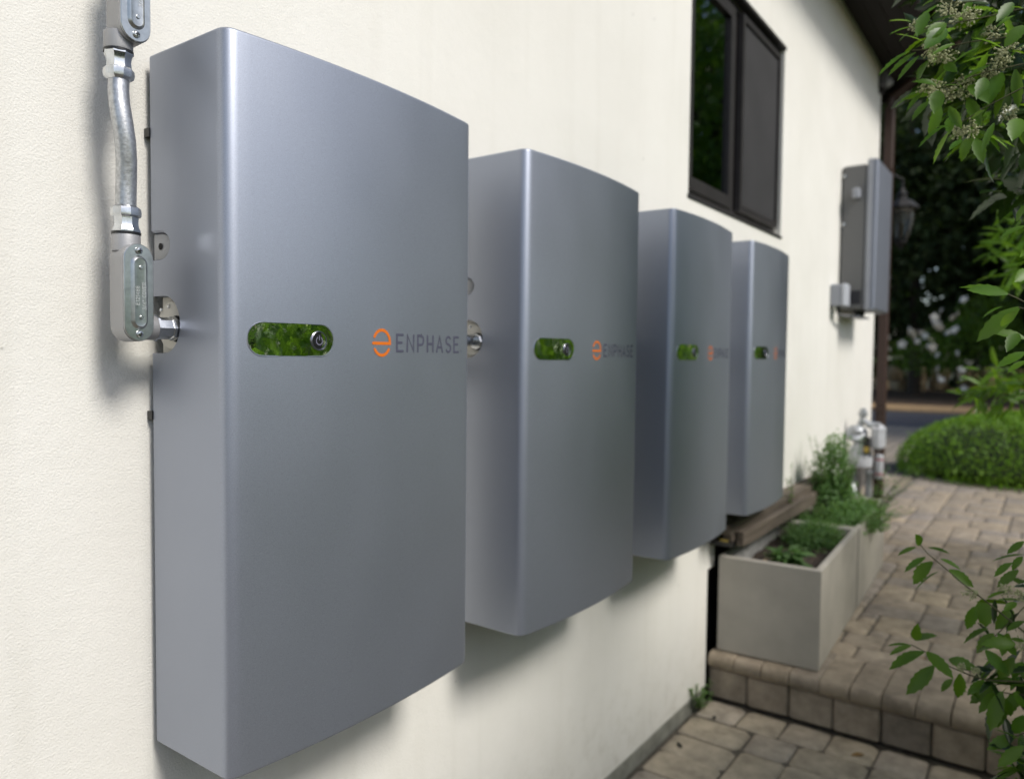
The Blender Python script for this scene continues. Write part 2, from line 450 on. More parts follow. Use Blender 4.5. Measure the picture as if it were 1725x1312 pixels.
# ------------------------------------------------------------------ stroke lettering
def arc(cx, cy, rx, ry, a0, a1, n=10):
    return [(cx + rx * math.cos(math.radians(a0 + (a1 - a0) * i / n)), cy + ry * math.sin(math.radians(a0 + (a1 - a0) * i / n))) for i in range(n + 1)]
GLYPH = {  # strokes in a box 0..w x 0..1
    'E': (.52, [[(.52, 1), (0, 1), (0, 0), (.52, 0)], [(0, .52), (.42, .52)]]),
    'N': (.58, [[(0, 0), (0, 1), (.58, 0), (.58, 1)]]),
    'P': (.54, [[(0, 0), (0, 1), (.30, 1)] + arc(.30, .71, .24, .29, 90, -90) + [(0, .42)]]),
    'H': (.56, [[(0, 0), (0, 1)], [(.56, 0), (.56, 1)], [(0, .5), (.56, .5)]]),
    'A': (.60, [[(0, 0), (.30, 1), (.60, 0)], [(.12, .30), (.48, .30)]]),
    'S': (.52, [arc(.27, .75, .25, .25, 35, 180, 8) + arc(.27, .75, .25, .25, 200, 270, 4) + arc(.27, .25, .25, .25, 80, 0, 5) + arc(.27, .25, .25, .25, -20, -150, 8)]),
    'C': (.55, [arc(.30, .5, .30, .5, 50, 310, 14)]),
    'O': (.60, [arc(.30, .5, .30, .5, 0, 350, 18)]),
    'V': (.58, [[(0, 1), (.29, 0), (.58, 1)]]),
    'R': (.54, [[(0, 0), (0, 1), (.30, 1)] + arc(.30, .73, .24, .27, 90, -90, 8) + [(0, .46)], [(.27, .46), (.54, 0)]]),
    '1': (.25, [[(0, .78), (.2, 1), (.2, 0)]]),
    '2': (.50, [arc(.25, .74, .25, .26, 170, -30, 9) + [(0, 0), (.5, 0)]]),
    '3': (.48, [arc(.22, .75, .24, .25, 150, -80, 9), arc(.22, .26, .26, .26, 85, -150, 9)]),
    '4': (.52, [[(.4, 0), (.4, 1), (0, .3), (.52, .3)]]),
    '8': (.48, [arc(.24, .75, .21, .24, 0, 355, 14), arc(.24, .26, .24, .25, 0, 355, 14)]),
    '/': (.40, [[(0, -.05), (.40, 1.05)]]),
    '"': (.25, [[(.02, 1), (.02, .72)], [(.22, 1), (.22, .72)]]),
    ' ': (.30, []),
}
def ribbon(mb, pts, hw, f3, lift, thick=0.0, ncap=5):
    """a flat band with round ends along a 2-D polyline, laid on the surface f3(u, v, lift)"""
    P = [Vector(p) for p in pts]
    n = len(P); L = []; Rr = []
    for i in range(n):
        d0 = (P[i] - P[i - 1]).normalized() if i else (P[1] - P[0]).normalized()
        d1 = (P[i + 1] - P[i]).normalized() if i < n - 1 else d0
        n0 = Vector((-d0.y, d0.x)); n1 = Vector((-d1.y, d1.x))
        m = n0 + n1
        if m.length < .35:
            m = n0
            k = 1
        else:
            m.normalize(); k = min(1.9, 1 / max(.3, m.dot(n0)))
        L.append(P[i] + m * hw * k); Rr.append(P[i] - m * hw * k)
    d = (P[0] - P[1]).normalized(); e = (P[-1] - P[-2]).normalized()
    c0 = []; c1 = []
    for k in range(1, ncap):
        a = PI * k / ncap
        nn = Vector((-e.y, e.x)); c1.append(P[-1] + (nn * math.cos(a) + e * math.sin(a)) * hw)
        nn = Vector((-d.y, d.x)); c0.append(P[0] + (nn * math.cos(a) + d * math.sin(a)) * hw)
    o = len(mb.v)
    allp = L + Rr + c1 + c0
    mb.v += [tuple(f3(p.x, p.y, lift)) for p in allp]
    for i in range(n - 1):
        mb.f.append((o + i, o + n + i, o + n + i + 1, o + i + 1))
    mb.f.append(tuple([o + n - 1] + [o + 2 * n + k for k in range(ncap - 1)] + [o + 2 * n - 1]))
    mb.f.append(tuple([o + n] + [o + 2 * n + ncap - 1 + k for k in range(ncap - 1)] + [o]))

def write(mb, text, u0, v0, h, hw, f3, lift, gap=.22, sx=1.0):
    u = u0; k = 0
    for ch in text:
        w, strokes = GLYPH[ch]
        for s in strokes:
            ribbon(mb, [(u + p[0] * h * sx, v0 + p[1] * h) for p in s], hw, f3, lift + k * .00004)
            k = (k + 1) % 4
        u += (w + gap) * h * sx
    return u

# ------------------------------------------------------------------ setting: ground
TER = -.565            # top of the raised terrace
LOW = -.75             # top of the lower patio
STEP = 2.22            # the riser's face
XE = 5.36              # the house corner
gm = MB()
gm.add([(-60, -90, -.80), (160, -90, -.80), (160, 90, -.80), (-60, 90, -.80)], [(0, 1, 2, 3)])
obj('ground', gm, M_GROUND, kind='structure')

def rounded_paver(lx, ly, seed, t=.055):
    r = random.Random(seed)
    c = [min(lx, ly) * r.uniform(.05, .15) for _ in range(4)]
    x, y = lx / 2, ly / 2
    j = lambda: r.uniform(-.0022, .0022)
    P = [(x - c[0], y + j()), (-x + c[1], y + j()), (-x + j(), y - c[1]), (-x + j(), -y + c[2]), (-x + c[2], -y + j()), (x - c[3], -y + j()), (x + j(), -y + c[3]), (x + j(), y - c[0])]
    mb = MB()
    tz = [r.uniform(-.0012, .0012) for _ in range(8)]
    vs = [(p[0], p[1], -t) for p in P] + [(p[0], p[1], -.0075) for p in P]
    vs += [(p[0] * (1 - .004 / x), p[1] * (1 - .004 / y), -.0025) for p in P]
    vs += [(p[0] * (1 - .011 / x), p[1] * (1 - .011 / y), tz[i] * .5) for i, p in enumerate(P)]
    fs = []
    for k in range(3):
        for i in range(8):
            q = (i + 1) % 8
            fs.append((k * 8 + i, k * 8 + q, k * 8 + 8 + q, k * 8 + 8 + i))
    fs.append(tuple(range(24, 32)))
    mb.add(vs, fs)
    return mb.mesh('paver', 35)

PAV = {}
def paver_mesh(a, b, cell, gap, var, mat):
    k = (a, b, round(cell, 4), var, mat.name)
    if k not in PAV:
        PAV[k] = rounded_paver(a * cell - gap, b * cell - gap, a * 100 + b * 10 + var)
        PAV[k].materials.append(mat)
    return PAV[k]

def pack(nx, ny, sizes, seed, taken=()):
    r = random.Random(seed)
    g = [[0] * ny for _ in range(nx)]
    for (i, j) in taken: g[i][j] = 1
    out = []
    for i in range(nx):
        for j in range(ny):
            if g[i][j]: continue
            opts = sizes[:]; r.shuffle(opts); opts.sort(key=lambda s: -s[2] * r.random())
            for (a, b, wgt) in opts + [(1, 1, 0)]:
                if i + a <= nx and j + b <= ny and all(not g[i + p][j + q] for p in range(a) for q in range(b)):
                    for p in range(a):
                        for q in range(b): g[i + p][j + q] = 1
                    out.append((i, j, a, b)); break
    return out

def lay(parent, a, b, cx, cy, z, cell, gap=.006, n=[0]):
    n[0] += 1
    o = obj('paver', paver_mesh(a, b, cell, gap, n[0] % 3, M_PAVER_LIT if parent.name == 'patio' else M_PAVER), None, parent, (cx, cy, z + random.uniform(-.002, .002)), (random.uniform(-.006, .006), random.uniform(-.006, .006), random.choice((0, PI)) + random.uniform(-.008, .008)))
    return o

# lower patio
patio = obj('patio', MB().box(-5, STEP + .1, -3.2, -.001, -.795, LOW - .008), M_SAND, kind='structure')
CELL = .0757
y = -.012
# soldier row of squares against the riser, then the random pattern
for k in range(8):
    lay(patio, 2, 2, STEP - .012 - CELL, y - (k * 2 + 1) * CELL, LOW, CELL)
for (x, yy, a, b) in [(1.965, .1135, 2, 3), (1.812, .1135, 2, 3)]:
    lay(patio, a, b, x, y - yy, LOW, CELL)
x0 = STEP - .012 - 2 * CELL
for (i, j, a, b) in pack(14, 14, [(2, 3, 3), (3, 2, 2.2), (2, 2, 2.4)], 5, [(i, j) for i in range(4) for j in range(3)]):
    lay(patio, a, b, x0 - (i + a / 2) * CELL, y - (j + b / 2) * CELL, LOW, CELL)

# terrace
terrace = obj('terrace', MB().box(STEP + .05, 8.6, -3.2, -.001, -.80, TER - .010), M_SAND, kind='structure')
obj('terrace_end', MB().box(XE + .03, 8.6, -.001, 6, -.80, TER - .010), M_SAND, terrace)
def coping_mesh(wd, seed):
    r = random.Random(seed); mb = MB()
    L_, rad, t = .285, .029, .060
    prof = [(L_, 0), (rad * 1.3, 0)]
    prof += [(rad * (1.0 - math.sin(a)) * .75, -rad + rad * math.cos(a)) for a in [PI * k / 10 for k in range(1, 10)]]
    prof += [(rad * 1.4, -t), (L_, -t)]
    prof = [(p[0], p[1]) for p in prof]
    n = len(prof); e = .003
    vs = []
    for (yy, s) in ((-wd / 2, e), (-wd / 2 + e, 0), (wd / 2 - e, 0), (wd / 2, e)):
        vs += [(p[0] + s, yy, p[1] * (1 - s * 6) - s) for p in prof]
    fs = [(k * n + i, k * n + (i + 1) % n, (k + 1) * n + (i + 1) % n, (k + 1) * n + i) for k in range(3) for i in range(n)]
    fs += [tuple(range(n)), tuple(range(4 * n - 1, 3 * n - 1, -1))]
    mb.add(vs, fs)
    me = mb.mesh('coping_stone', 40); me.materials.append(M_COPING); return me
cop = [coping_mesh(.1005 - .0015 * k, k) for k in range(3)]
for k in range(13):
    obj('coping_stone', cop[k % 3], None, terrace, (2.188 + random.uniform(-.002, .002), -.060 - k * .1017, TER + random.uniform(-.0015, .0015)), (0, 0, random.uniform(-.01, .01)))
ris = []
for k in range(3):
    me = MB().bevel_box(0, .05, -.0745, .0745, -.0585, .0585, .006).mesh('riser_stone', 30); me.materials.append(M_RISER); ris.append(me)
for k in range(9):
    obj('riser_stone', ris[k % 3], None, terrace, (STEP + random.uniform(-.003, .003), -.0775 - k * .1535, -.688), (random.uniform(-.01, .01), 0, random.uniform(-.015, .015)))
x0 = 2.478
for (i, j, a, b) in pack(80, 16, [(2, 3, 3), (3, 2, 1.8), (2, 2, 1.6), (1, 3, .9), (1, 2, .5)], 11):
    lay(terrace, a, b, x0 + (i + a / 2) * CELL, -.010 - (j + b / 2) * CELL, TER, CELL)
x0 = XE + .04
for (i, j, a, b) in pack(30, 4, [(2, 3, 3), (3, 2, 1.8), (2, 2, 1.6)], 12):
    lay(terrace, a, b, x0 + (i + a / 2) * CELL * 2, .0 + (j + b / 2) * CELL, TER, CELL) if a == 99 else lay(terrace, a, b, x0 + (i + a / 2) * CELL, .008 + (j + b / 2) * CELL, TER, CELL)

# driveway, road, verge
m, nt, b_ = new_mat('driveway_pavers')
N = nt.nodes.new; L = nt.links.new
tc = N('ShaderNodeTexCoord'); br = N('ShaderNodeTexBrick')
br.inputs['Scale'].default_value = 1; br.inputs['Brick Width'].default_value = .23; br.inputs['Row Height'].default_value = .152; br.inputs['Mortar Size'].default_value = .006
br.inputs['Color1'].default_value = (.32, .27, .21, 1); br.inputs['Color2'].default_value = (.26, .225, .18, 1); br.inputs['Mortar'].default_value = (.09, .08, .06, 1)
L(tc.outputs['Object'], br.inputs['Vector']); L(br.outputs['Color'], b_.inputs['Base Color'])
b_.inputs['Roughness'].default_value = .9
bp = N('ShaderNodeBump'); bp.inputs['Distance'].default_value = .004; bp.invert = True; L(br.outputs['Fac'], bp.inputs['Height']); L(bp.outputs['Normal'], b_.inputs['Normal'])
M_DRIVE = m
obj('driveway', MB().box(8.601, 13.8, -6, 9, -.80, TER - .006), M_DRIVE, kind='structure')
obj('road', MB().box(13.801, 18.4, -40, 40, -.80, TER - .03), M_ASPHALT, kind='structure')
obj('kerb_strip', MB().bevel_box(18.401, 20.6, -40, 40, -.80, TER + .02, .02), M_STRIP, kind='structure')
obj('verge', MB().box(20.601, 34, -40, 40, -.80, TER + .01), M_MULCH, kind='structure')

# ------------------------------------------------------------------ house
house = thing('house', 'cream stucco house wall with a dark window and brown eave', 'house', (0, 0, -.75))
HZ = .75   # children are written in world heights, the Empty stands on the ground
def hobj(name, mb, mat, parent=None, smooth=None):
    me = mb.mesh(name, smooth) if isinstance(mb, MB) else mb
    return obj(name, me, mat, parent or house, (0, 0, HZ) if parent is None else (0, 0, 0))
WX0, WX1, WZ0, WZ1 = 1.932, 3.022, 1.137, 1.985
xs = [-4.5, WX0, 2.193, 2.262, WX1, XE - .045]
zs = [-.698, -.245, -.135, WZ0, WZ1, 2.62]
wb = MB(); vid = {}
def wv(x, yy, z):
    k = (round(x, 4), round(yy, 4), round(z, 4))
    if k not in vid: vid[k] = len(wb.v); wb.v.append(k)
    return vid[k]
def solid(i, j):
    if i < 0 or j < 0 or i >= len(xs) - 1 or j >= len(zs) - 1: return False
    xm, zm = (xs[i] + xs[i + 1]) / 2, (zs[j] + zs[j + 1]) / 2
    if WX0 < xm < WX1 and WZ0 < zm < WZ1: return False
    if xm > 2.193 and zm < -.245: return False
    if xm > 2.262 and zm < -.135: return False
    if 2.193 < xm < 2.262 and zm < -.245: return False
    return True
TH = .055
for i in range(len(xs) - 1):
    for j in range(len(zs) - 1):
        if not solid(i, j): continue
        a, b, c, d = xs[i], xs[i + 1], zs[j], zs[j + 1]
        wb.f.append((wv(a, 0, c), wv(b, 0, c), wv(b, 0, d), wv(a, 0, d)))
        if not solid(i - 1, j): wb.f.append((wv(a, 0, c), wv(a, 0, d), wv(a, TH, d), wv(a, TH, c)))
        if not solid(i + 1, j) and i < len(xs) - 2: wb.f.append((wv(b, 0, d), wv(b, 0, c), wv(b, TH, c), wv(b, TH, d)))
        if not solid(i, j - 1): wb.f.append((wv(b, 0, c), wv(a, 0, c), wv(a, TH, c), wv(b, TH, c)))
        if not solid(i, j + 1): wb.f.append((wv(a, 0, d), wv(b, 0, d), wv(b, TH, d), wv(a, TH, d)))
# rounded corner and the end wall
cx = XE - .045; n = 8
for j in range(2, len(zs) - 1):
    c, d = zs[j], zs[j + 1]
    pts = [(cx + .045 * math.sin(PI / 2 * k / n), .045 - .045 * math.cos(PI / 2 * k / n)) for k in range(n + 1)] + [(XE, 6.0)]
    for k in range(len(pts) - 1):
        p, q_ = pts[k], pts[k + 1]
        wb.f.append((wv(p[0], p[1], c), wv(q_[0], q_[1], c), wv(q_[0], q_[1], d), wv(p[0], p[1], d)))
hobj('stucco_wall', wb, M_STUCCO, smooth=40)
# footing below the stucco, dark recessed foundation behind the terrace
fb = MB()
fp = [(.004, -.70), (-.003, -.712), (-.006, -.75), (-.006, -.795), (.06, -.795), (.06, -.70)]
for i in range(24):
    pass
hobj('footing', MB().bevel_box(-4.5, 2.19, .001, .06, -.795, -.7005, .006), M_CONCRETE)
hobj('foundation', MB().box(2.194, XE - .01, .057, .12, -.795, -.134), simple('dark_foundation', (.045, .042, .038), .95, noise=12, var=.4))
hobj('inner_lining', MB().box(-4.5, WX0, .056, .10, -.69, 2.62).box(WX1, XE - .05, .056, .10, -.13, 2.62), M_ROOM)

# window
win = hobj('window', MB().box(WX0 + .002, WX1 - .002, .030, .054, WZ0 + .002, WZ0 + .030)      # frame: sill, head, jambs, mullion
           .box(WX0 + .002, WX1 - .002, .030, .054, WZ1 - .030, WZ1 - .002)
           .box(WX0 + .002, WX0 + .032, .030, .054, WZ0 + .030, WZ1 - .030)
           .box(WX1 - .032, WX1 - .002, .030, .054, WZ0 + .030, WZ1 - .030)
           .box(2.425, 2.475, .034, .054, WZ0 + .030, WZ1 - .030), M_FRAME)
def sash(x0, x1, y0, y1, z0, z1, w):
    return MB().box(x0, x1, y0, y1, z0, z0 + w).box(x0, x1, y0, y1, z1 - w, z1).box(x0, x0 + w, y0, y1, z0 + w, z1 - w).box(x1 - w, x1, y0, y1, z0 + w, z1 - w)
hobj('sash', sash(WX0 + .034, 2.424, .020, .050, WZ0 + .031, WZ1 - .031, .045), M_FRAME, win)
hobj('glass_pane', MB().box(WX0 + .079, 2.379, .034, .039, WZ0 + .076, WZ1 - .076), M_GLASS, win)
hobj('screen_frame', sash(2.476, WX1 - .033, .006, .028, WZ0 + .031, WZ1 - .031, .026), M_FRAME, win)
hobj('insect_screen', MB().box(2.502, WX1 - .059, .014, .018, WZ0 + .057, WZ1 - .057), M_SCREEN, win)
hobj('sill', MB().bevel_box(WX0 - .008, WX1 + .008, -.007, .028, WZ0 - .014, WZ0 - .001, .003), M_FRAME, win)
hobj('head_trim', MB().box(WX0 - .006, WX1 + .006, -.006, .029, WZ1 - .001, WZ1 + .014), M_FRAME, win)
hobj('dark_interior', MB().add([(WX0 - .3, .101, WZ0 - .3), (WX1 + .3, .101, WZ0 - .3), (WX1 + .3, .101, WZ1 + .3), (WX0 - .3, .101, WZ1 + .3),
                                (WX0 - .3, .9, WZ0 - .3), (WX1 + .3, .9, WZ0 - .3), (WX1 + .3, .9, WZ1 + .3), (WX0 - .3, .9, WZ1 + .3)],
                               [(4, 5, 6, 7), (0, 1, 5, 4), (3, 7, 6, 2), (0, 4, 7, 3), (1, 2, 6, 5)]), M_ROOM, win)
# eave: sloping roof slab, soffit boards, fascia, gutter
for k in range(4):
    hobj('soffit_board', MB().box(-4.5, 5.72, -.082 - k * .083, -.002 - k * .083, 2.622, 2.640), M_EAVE)
hobj('fascia', MB().box(-4.5, 5.72, -.360, -.334, 2.59, 2.80), M_EAVE)
hobj('roof', MB().add([(-4.5, -.40, 2.80), (5.85, -.40, 2.80), (5.85, 6, 4.6), (-4.5, 6, 4.6), (-4.5, -.40, 2.88), (5.85, -.40, 2.88), (5.85, 6, 4.7), (-4.5, 6, 4.7)],
                      [(0, 3, 2, 1), (4, 5, 6, 7), (0, 1, 5, 4), (1, 2, 6, 5), (2, 3, 7, 6), (3, 0, 4, 7)]), M_EAVE)
hobj('barge_board', MB().box(5.721, 5.76, -.36, 6, 2.50, 2.80), M_EAVE)
hobj('soffit_return', MB().box(XE + .002, 5.72, .0, 6, 2.622, 2.640), M_EAVE)
hobj('gutter', MB().tube([(-4.5, -.41, 2.74), (5.75, -.41, 2.74)], .055, 10), M_DOWN)
dn = MB().bevel_box(XE + .004, XE + .066, -.080, -.016, TER + .05, 2.36, .008)
hobj('downspout', dn, M_DOWN)
hobj('downspout_elbow', MB().tube([(XE + .035, -.048, 2.34), (XE + .035, -.06, 2.42), (XE + .035, -.30, 2.60), (XE + .035, -.40, 2.68)], .030, 8), M_DOWN)
for z in (.2, 1.9):
    hobj('downspout_strap', MB().box(XE - .02, XE + .068, -.083, -.001, z, z + .022), M_DOWN)

# ------------------------------------------------------------------ battery cabinets
CW, CH, CD, BUL, CR = .499, .98, .1901, .018, .019
def yf(x):
    t = (x - CW / 2) / (CW / 2)
    return -(CD + BUL * (1 - t * t))
def case_mesh():
    pts = [(0.0, -.014)]
    # left corner
    A = Vector((0, -CD + CR)); Bc = Vector((0, -CD)); E2 = Vector((CR, yf(CR)))
    for k in range(9):
        t = k / 8; p = A * (1 - t) ** 2 + Bc * 2 * t * (1 - t) + E2 * t * t; pts.append((p.x, p.y))
    for k in range(1, 26):
        x = CR + (CW - 2 * CR) * k / 26; pts.append((x, yf(x)))
    A = Vector((CW - CR, yf(CW - CR))); Bc = Vector((CW, -CD)); E2 = Vector((CW, -CD + CR))
    for k in range(9):
        t = k / 8; p = A * (1 - t) ** 2 + Bc * 2 * t * (1 - t) + E2 * t * t; pts.append((p.x, p.y))
    pts.append((CW, -.014))
    mb = MB()
    e = .0045
    rings = [(e, 0)] + [(e * (1 - math.sin(a)), e * (1 - math.cos(a))) for a in [PI / 2 * k / 4 for k in range(1, 4)]] + [(0, e)]
    rings = rings + [(o, CH - z) for (o, z) in reversed(rings)]
    mb.prism(pts, lambda u, v, d: (u, v, d), rings)
    return mb.mesh('case', None)
def boolean(me, cutters, smooth):
    o = bpy.data.objects.new('tmp', me); COL.objects.link(o)
    cs = []
    for c in cutters:
        co = bpy.data.objects.new('tmpc', c); COL.objects.link(co); cs.append(co)
        md = o.modifiers.new('b', 'BOOLEAN'); md.operation = 'DIFFERENCE'; md.object = co; md.solver = 'EXACT'
    dg = bpy.context.evaluated_depsgraph_get(); dg.update()
    out = bpy.data.meshes.new_from_object(o.evaluated_get(dg))
    for x in [o] + cs: bpy.data.objects.remove(x)
    shade(out, smooth); out.name = 'case'
    return out
def d_slot(r, yc, zc, ny=.06, ry=None):
    ry = ry or r
    """slot open towards the wall, round end towards the front"""
    P = [(ny, zc - r)]; P = [(ny, zc + r)]
    for k in range(15):
        a = PI / 2 + PI * k / 14
        P.append((yc + ry * math.cos(a), zc + r * math.sin(a)))
    P.append((ny, zc - r))
    return P
NZ, NYC, NR = .6045, -.0445, .0400
EZ, EYC, ER = .7145, -.0390, .0205
cut1 = MB().prism(d_slot(NR, NYC, NZ), lambda u, v, d: (d, u, v), [(0, -.05), (0, .016)]).mesh('c1')
cut2 = MB().prism(d_slot(ER, -.0295, EZ, .06, .0305), lambda u, v, d: (d, u, v), [(-.0015, -.05), (-.0015, -.0001), (.0015, .0035), (.0022, .012)]).mesh('c2')
cut3 = MB().lathe([(.0045, -.02), (.0045, .045)], (1, 0, 0), (0, -.034, EZ), 14).mesh('c3')
CASE = boolean(case_mesh(), [cut1, cut2, cut3], 28)
CASE.materials.clear(); CASE.materials.append(M_CASE)

def on_front(u, v, lift):
    return (u, yf(u) - lift, v)
M_LUG = paint_metal('lug_paint', (.42, .43, .45), .4, .5)
cab = thing('battery_cabinet', 'nearest and largest grey battery cabinet, with conduit on its left side', 'battery cabinet', (0, 0, 0), 0, 'grey battery cabinets hung along the wall')
obj('case', CASE, None, cab)
lug = MB().prism(d_slot(.0182, -.0285, EZ - .0008, -.012, .0288), lambda u, v, d: (.0122 - d, u, v), [(0, 0), (0, .0070), (.0035, .0090)])
lug = obj('mounting_lug', lug.mesh('mounting_lug', 30), M_LUG, cab)
obj('screw_hole', MB().lathe([(.0048, 0), (.0048, .0006)], (-1, 0, 0), (.0023, -.0335, EZ - .001), 16), M_HOLE, lug)
obj('mounting_bracket', MB().box(-.002, CW - .006, -.0132, -.001, .868, .880), M_BLACK, cab)
obj('mounting_bracket', MB().box(-.002, CW - .006, -.0132, -.001, .470, .482), M_BLACK, cab)
# mirror window: a shallow tray with a bright rim
PZ, PX0, PX1, PH = .5848, .0285, .1635, .0445
pill = stadium(PX1 - PX0, PH, 12, (PX0 + PX1) / 2, PZ)
def front_prism(mb, poly, rings): return mb.prism(poly, lambda u, v, d: on_front(u, v, d), rings)
def front_sheet(poly_outer, lift, nx=16):
    """a smooth sheet that follows the bowed front, cut in columns"""
    us = [p[0] for p in poly_outer]; u0, u1 = min(us), max(us)
    r = PH / 2; cols = []
    n_ = 40
    for k in range(n_ + 1):
        t = k / n_; u = u0 + (u1 - u0) * (0.5 - 0.5 * math.cos(PI * t))
        du = max(0, (u0 + r - u), (u - (u1 - r)))
        hgt = math.sqrt(max(1e-8, r * r - du * du))
        cols.append((u, hgt))
    mb = MB()
    for (u, hgt) in cols:
        mb.v += [on_front(u, PZ - hgt, lift), on_front(u, PZ + hgt, lift)]
    for k in range(n_):
        mb.f.append((2 * k, 2 * k + 2, 2 * k + 3, 2 * k + 1))
    return mb
sp = obj('status_window', front_sheet(pill, .0006).mesh('status_window', 60), M_MIRROR, cab)
rim = MB()
pl2 = [Vector(p) for p in pill]
ro = []
cxp = (PX0 + PX1) / 2
npl = len(pill)
for (off, lift) in ((.0009, .0001), (.0004, .0011), (-.0005, .0010), (-.0007, .0004)):
    q_ = stadium(PX1 - PX0 + 2 * off, PH + 2 * off, 12, cxp, PZ)
    rim.v += [on_front(p[0], p[1], lift) for p in q_]
for k in range(3):
    for i in range(npl):
        j = (i + 1) % npl
        rim.f.append((k * npl + i, k * npl + j, (k + 1) * npl + j, (k + 1) * npl + i))
obj('rim', rim.mesh('rim', 40), simple('rim_metal', (.5, .51, .56), .3, 1.0), sp)
BX, BR = .1385, .0138
nb = Vector((0, -1, 0))
btn = obj('power_button', MB().lathe([(BR, -.001), (BR, .0014), (BR - .0006, .0018), (BR - .0016, .0017), (BR - .0022, .0008)], (0, -1, 0), (BX, yf(BX), PZ - .0005), 28, False).mesh('power_button', 30), simple('button_ring', (.30, .30, .37), .32, 1.0), sp)
obj('button_face', MB().lathe([(BR - .0018, .0), (BR - .0018, .0008), (.0001, .0012)], (0, -1, 0), (BX, yf(BX), PZ - .0005), 28).mesh('button_face', 30), M_BLACK, sp)
sym = MB()
f3b = lambda u, v, l: (BX + u, yf(BX) - .0012 - l, PZ - .0005 + v)
ribbon(sym, arc(0, 0, .0055, .0055, 122, 418, 20), .00065, f3b, .0003)
ribbon(sym, [(0, .0072), (0, .0012)], .00065, f3b, .0004)
obj('power_symbol', sym, M_SYMBOL, sp)
# emblem and lettering
EX, EZc, Er = .2585, .5842, .0183
em = MB()
ribbon(em, arc(EX, EZc, Er * .96, Er * 1.06, 152, 5, 18) + [(EX + Er * .96, EZc - .0010), (EX - Er * 1.0, EZc - .0010)], .00235, on_front, .0004)
ribbon(em, arc(EX, EZc, Er * .96, Er * 1.06, 212, 328, 16), .00235, on_front, .00045)
obj('emblem', em, M_ORANGE, cab)
u_ = .2920
for ch in 'ENPHASE':
    tx = MB()
    u_ = write(tx, ch, u_, .5716, .0258, .00205, on_front, .0004, gap=.40, sx=1.03)
    obj('letter', tx, M_LETTER, cab)
tx = MB()
ribbon(tx, arc(.4655, .5735, .0012, .0014, 0, 350, 10), .0003, on_front, .0004)
obj('registered_mark', tx, M_LETTER, cab)
# plate and hub in the left cable entry
obj('entry_lining', MB().prism(d_slot(NR - .0008, NYC, NZ, -.016), lambda u, v, d: (.0156 - d, u, v), [(0, 0), (0, .001)]), M_PLATE, cab)
pl_ = obj('entry_plate', MB().lathe([(.0345, 0), (.0345, .004), (.0325, .0055)], (-1, 0, 0), (.0125, -.050, NZ - .001), 30).mesh('entry_plate', 30), M_PLATE, cab)
for (dy, dz) in ((.030, .030), (.006, .036)):
    obj('screw', MB().lathe([(.0028, 0), (.0028, .0012), (.0016, .002)], (-1, 0, 0), (.0068, -.050 + dy * .8, NZ + dz * .7), 10), M_ZINC, pl_)
obj('locknut', MB().lathe([(.0155, 0), (.0168, .002), (.0168, .004), (.0150, .006)], (-1, 0, 0), (.0055, -.065, NZ - .006), 8).mesh('locknut', 30), M_ZINC, pl_)
obj('hole', MB().lathe([(.0185, 0), (.0185, .0008)], (-1, 0, 0), (.0069, -.065, NZ - .006), 24), M_HOLE, pl_)

UN = [(.6606, -.0065, -.0038, -.0072, 'second cabinet from the left, its orange emblem and name still readable'),
      (1.3762, -.0038, -.0031, .0189, 'third cabinet from the left, with its lettering blurred, below the window'),
      (2.0868, .0102, .0025, .0270, 'farthest of the four grey cabinets, hanging above the front planter')]
cabs = [cab]
for (x, yy, z, rz, lb) in UN:
    c = copy_tree(cab)
    # the fitted corner is the front corner; the Empty sits at the wall side
    d = Matrix.Rotation(rz, 3, 'Z') @ Vector((0, -CD, 0))
    c.location = (x - d.x, -CD + yy - d.y - abs(rz) * .0, z)
    c.rotation_euler = (0, 0, rz)
    c['label'] = lb
    cabs.append(c)

